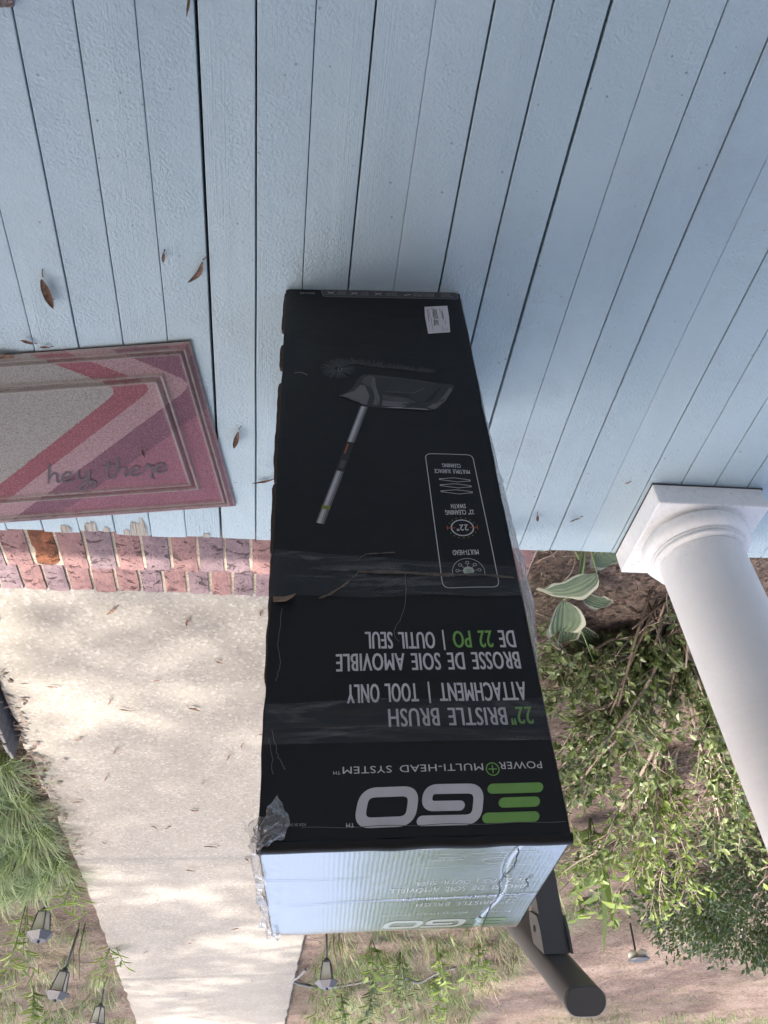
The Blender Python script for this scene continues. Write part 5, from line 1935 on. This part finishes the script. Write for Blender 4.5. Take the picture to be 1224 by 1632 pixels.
broad_weed('tall weed with long bright leaves cut by the picture edge', (1.40, 5.2, -0.25), 4, 65, 0.10, 0.020, 0.42, name='lily')
broad_weed('big lime leaves growing out from under the corner of the carton', (-1.62, 3.95, -0.25), 4, 66, 0.13, 0.07, 0.34, M_LIMELEAF)
broad_weed('yellow green seedling with round leaves near the clipped bush', (-2.05, 5.25, -0.25), 2, 67, 0.09, 0.07, 0.12, M_LIMELEAF)

# ------------------------------------------------------------------ grass, straw, mulch
random.seed(77)
gr, sw = MB(), MB()
def clump(x, y, n_, L, W, mb, spread=0.05, droop=0.9, lo=0.35, hi=1.0):
    z = ground_z(x, y)
    for _ in range(n_):
        a = random.uniform(0, 6.28)
        r_ = spread * math.sqrt(random.random())
        d = Vector((math.cos(a) * random.uniform(0.2, 0.9), math.sin(a) * random.uniform(0.2, 0.9), 1))
        mb.blade(Vector((x + r_ * math.cos(a), y + r_ * math.sin(a), z - 0.01)), d, L * random.uniform(0.55, 1.2), W * random.uniform(0.7, 1.2), droop * random.uniform(0.6, 1.2), 0, random.uniform(lo, hi) * random.random() ** 0.4, 4)
for (x, y) in ((1.14, 3.28), (1.28, 3.45), (1.14, 3.66), (1.30, 3.85), (1.13, 4.02), (1.45, 3.6), (1.48, 4.1), (1.24, 4.25), (1.12, 4.5), (1.4, 4.5), (1.6, 4.4), (1.27, 4.75), (1.5, 4.9), (1.62, 3.9), (1.3, 3.15)):
    clump(x, y, 190, 0.27, 0.0065, gr, 0.08, 1.0, 0.2, 0.95)
for _ in range(260):
    x, y = random.uniform(1.1, 2.6), random.uniform(4.6, 9.0)
    clump(x, y, 9, 0.16, 0.006, gr if random.random() < 0.75 else sw, 0.05)
for _ in range(50):
    x, y = random.uniform(1.25, 2.4), random.uniform(6.3, 9.3)
    clump(x, y, 14, 0.20, 0.011, gr, 0.07)
for _ in range(520):
    x, y = random.uniform(-2.0, -0.38), random.uniform(5.0, 9.2)
    clump(x, y, 11, 0.17, 0.007, gr if random.random() < 0.7 else sw, 0.06)
for _ in range(160):
    x, y = random.uniform(-6.2, -2.6), random.uniform(9.2, 11.2)
    clump(x, y, 12, 0.12, 0.008, gr, 0.12)
for _ in range(45):
    x, y = random.uniform(-4.6, -1.6), random.uniform(4.2, 9.0)
    clump(x, y, 6, 0.09, 0.006, gr, 0.08)
stuff(gr.build('grass', M_GRASS, attr=True))
for _ in range(3600):
    if random.random() < 0.5:
        x, y = random.uniform(0.98, 2.3), random.uniform(2.7, 9)
    else:
        x, y = random.uniform(-3.5, -0.35), random.uniform(1.7, 9)
    L, Rr = path_x(y)
    if Rr - 0.01 < x < L + 0.01 or (x > -0.76 and y < 2.05):
        continue
    a = random.uniform(0, 6.28)
    z = ground_z(x, y) + 0.006
    ln = random.uniform(0.03, 0.13)
    sw.blade(Vector((x, y, z)), Vector((math.cos(a), math.sin(a), random.uniform(0.0, 0.25))), ln, 0.004, 0.15, 0, random.random(), 2)
for (x, y) in ((1.06, 3.3), (1.04, 3.55), (1.02, 3.75), (1.03, 3.95), (1.08, 3.15), (1.1, 5.1), (1.25, 5.5), (1.4, 5.7), (1.6, 5.4), (1.3, 6.2), (1.5, 6.6)):
    for _ in range(90):
        a = random.uniform(0, 6.28)
        px, py = x + random.gauss(0, 0.09), y + random.gauss(0, 0.10)
        z = max(ground_z(px, py), PATH_Z if px < path_x(py)[0] else -1) + 0.006
        sw.blade(Vector((px, py, z)), Vector((math.cos(a), math.sin(a), random.uniform(0, 0.3))), random.uniform(0.03, 0.10), 0.0045, 0.2, 0, random.random(), 2)
stuff(sw.build('straw_litter', M_STRAW, attr=True))
ch = MB()
for _ in range(19000):
    y = 1.6 + 8.4 * random.random() ** 1.7
    x = random.uniform(-0.5 - 0.62 * y, -0.28) if random.random() < 0.85 else random.uniform(1.0, 2.4)
    L, Rr = path_x(y)
    if Rr - 0.02 < x < L + 0.01 or (x > -0.76 and y < 2.05):
        continue
    a = random.uniform(0, 6.28)
    d = Vector((math.cos(a), math.sin(a), random.uniform(-0.2, 0.3)))
    s_ = random.uniform(0.006, 0.024)
    ch.leaf(Vector((x, y, ground_z(x, y) + random.uniform(0.001, 0.012))), d, (rv(0.5) + Vector((0, 0, 1))).normalized(), s_, s_ * random.uniform(0.25, 0.7), random.uniform(-0.3, 0.5), 0, random.random() ** 1.6)
for _ in range(900):
    y = random.uniform(2.5, 4.3)
    x = path_x(y)[0] + random.gauss(0.05, 0.05)
    a = random.uniform(0, 6.28)
    z = PATH_Z if x < path_x(y)[0] else ground_z(x, y)
    s_ = random.uniform(0.010, 0.04)
    ch.leaf(Vector((x, y, z + random.uniform(0.004, 0.012))), Vector((math.cos(a), math.sin(a), random.uniform(-0.05, 0.25))), (rv(0.4) + Vector((0, 0, 1))).normalized(), s_, s_ * random.uniform(0.2, 0.5), random.uniform(-0.2, 0.5), 0, random.random() ** 0.8)
stuff(ch.build('mulch', M_CHIP, attr=True))
random.seed(90)
tw = MB()
for _ in range(95):
    x, y = random.uniform(-2.6, -0.75), random.uniform(1.62, 4.4)
    a = random.uniform(0, 6.28)
    ln = random.uniform(0.06, 0.32)
    p = gz(x, y, 0.008)
    P_ = [p]
    for k in range(4):
        a += random.uniform(-0.35, 0.35)
        q = P_[-1] + Vector((math.cos(a), math.sin(a), 0)) * ln / 4
        q.z = ground_z(q.x, q.y) + random.uniform(0.006, 0.03)
        P_.append(q)
    tw.tube(P_, [0.003, 0.0028, 0.0024, 0.002, 0.0012], 5)
stuff(tw.build('twig_litter', M_TWIG))
# bundle of cut stems at the foot of the shrub
random.seed(91)
t = thing('stem_bundle', 'bundle of dry brown canes rising from the soil beside the column', 'plant', (-1.30, 2.00, -0.25))
for k in range(17):
    a = random.uniform(0, 6.28)
    b = Vector((random.uniform(-0.12, 0.10), random.uniform(-0.10, 0.10), -0.02))
    e = b + Vector((random.uniform(-0.22, 0.22), random.uniform(-0.10, 0.40), random.uniform(0.08, 0.34)))
    m = MB(); m.tube([b, b.lerp(e, 0.5) + rv(0.012), e], [0.0062, 0.005, 0.003], 6); m.build('cane', random.choice((M_TWIG, M_BARK, M_BARK)), t)
# pale dead stalks
for (x, y, h, lab) in ((1.13, 5.62, 0.30, 'pair of pale dead stalks between the short and the leaning lantern'), (-0.47, 5.72, 0.27, 'pair of pale dead stalks next to the lone lantern past the carton'), (-1.55, 4.9, 0.26, 'pair of thin pale stalks beyond the corner of the carton')):
    t = thing('dead_stalk', lab, 'plant', (x, y, -0.25))
    for dx in (0.0, 0.035):
        m = MB(); m.tube([(dx, 0, -0.02), (dx + 0.01, 0.01, h * 0.5), (dx - 0.02, 0.02, h)], [0.004, 0.0035, 0.002], 5); m.build('stalk', M_STRAW, t)

# ------------------------------------------------------------------ trees round the garden (they give the dappled shade and what the carton top mirrors)
def tree(label, base, c, rad, n_clump, per, leaf, cr, seed, trunk_r=0.16, group=None, mat=None):
    random.seed(seed)
    t_ = thing('shade_tree', label, 'tree', base)
    B = Vector(base)
    C_ = Vector(c) - B
    tr = MB()
    fork = Vector((C_.x * 0.25, C_.y * 0.25, C_.z * 0.55))
    tr.tube([(0, 0, -0.2), (C_.x * 0.05, C_.y * 0.05, C_.z * 0.25), tuple(fork)], [trunk_r * 1.25, trunk_r, trunk_r * 0.75], 12)
    lf = MB()
    for k in range(n_clump):
        d = rv()
        p = C_ + Vector((d.x * rad[0], d.y * rad[1], d.z * rad[2]))
        if k % 9 == 0:
            mid = fork.lerp(p, 0.5) + rv(0.25)
            tr.tube([tuple(fork), tuple(mid), tuple(p)], [trunk_r * 0.35, trunk_r * 0.2, 0.012], 6)
        for _ in range(per):
            q = p + rv(cr)
            s_ = random.uniform(0.7, 1.3) * leaf
            lf.leaf(q, rv().normalized(), (rv(0.9) + Vector((0, 0, 0.8))).normalized(), s_, s_ * 0.55, 0.2, 0, random.random())
    tr.build('trunk', M_BARK, t_)
    stuff(lf.build('crown', mat or M_TREELEAF, t_, attr=True))
tree('tall shade tree overhanging the concrete path from the lantern side', (6.6, 7.5, -0.25), (7.3, 5.7, 12.0), (4.0, 6.0, 1.0), 92, 240, 0.15, 0.58, 111, 0.2)
tree('tall shade tree overhanging the soil bed from beyond the clipped bush', (-7.5, 6.5, -0.25), (0.6, 7.6, 12.4), (3.6, 5.0, 1.0), 30, 270, 0.16, 0.70, 102, 0.2)
tree('slender tree standing straight beyond the bed far past the carton', (-3.9, 17.5, -0.25), (-3.7, 17.5, 4.6), (2.3, 2.0, 3.6), 230, 60, 0.16, 0.42, 103, 0.12, mat=M_LIMELEAF)
tree('round tree at the far end of the garden beside the slender one', (-9.5, 19, -0.25), (-9.5, 19, 4.6), (2.6, 2.6, 3.4), 130, 60, 0.18, 0.5, 104, 0.2)
tree('far tree beyond the end of the concrete path', (5.5, 24, -0.25), (5.5, 24, 5.0), (2.8, 2.8, 3.4), 130, 60, 0.2, 0.55, 105, 0.2)
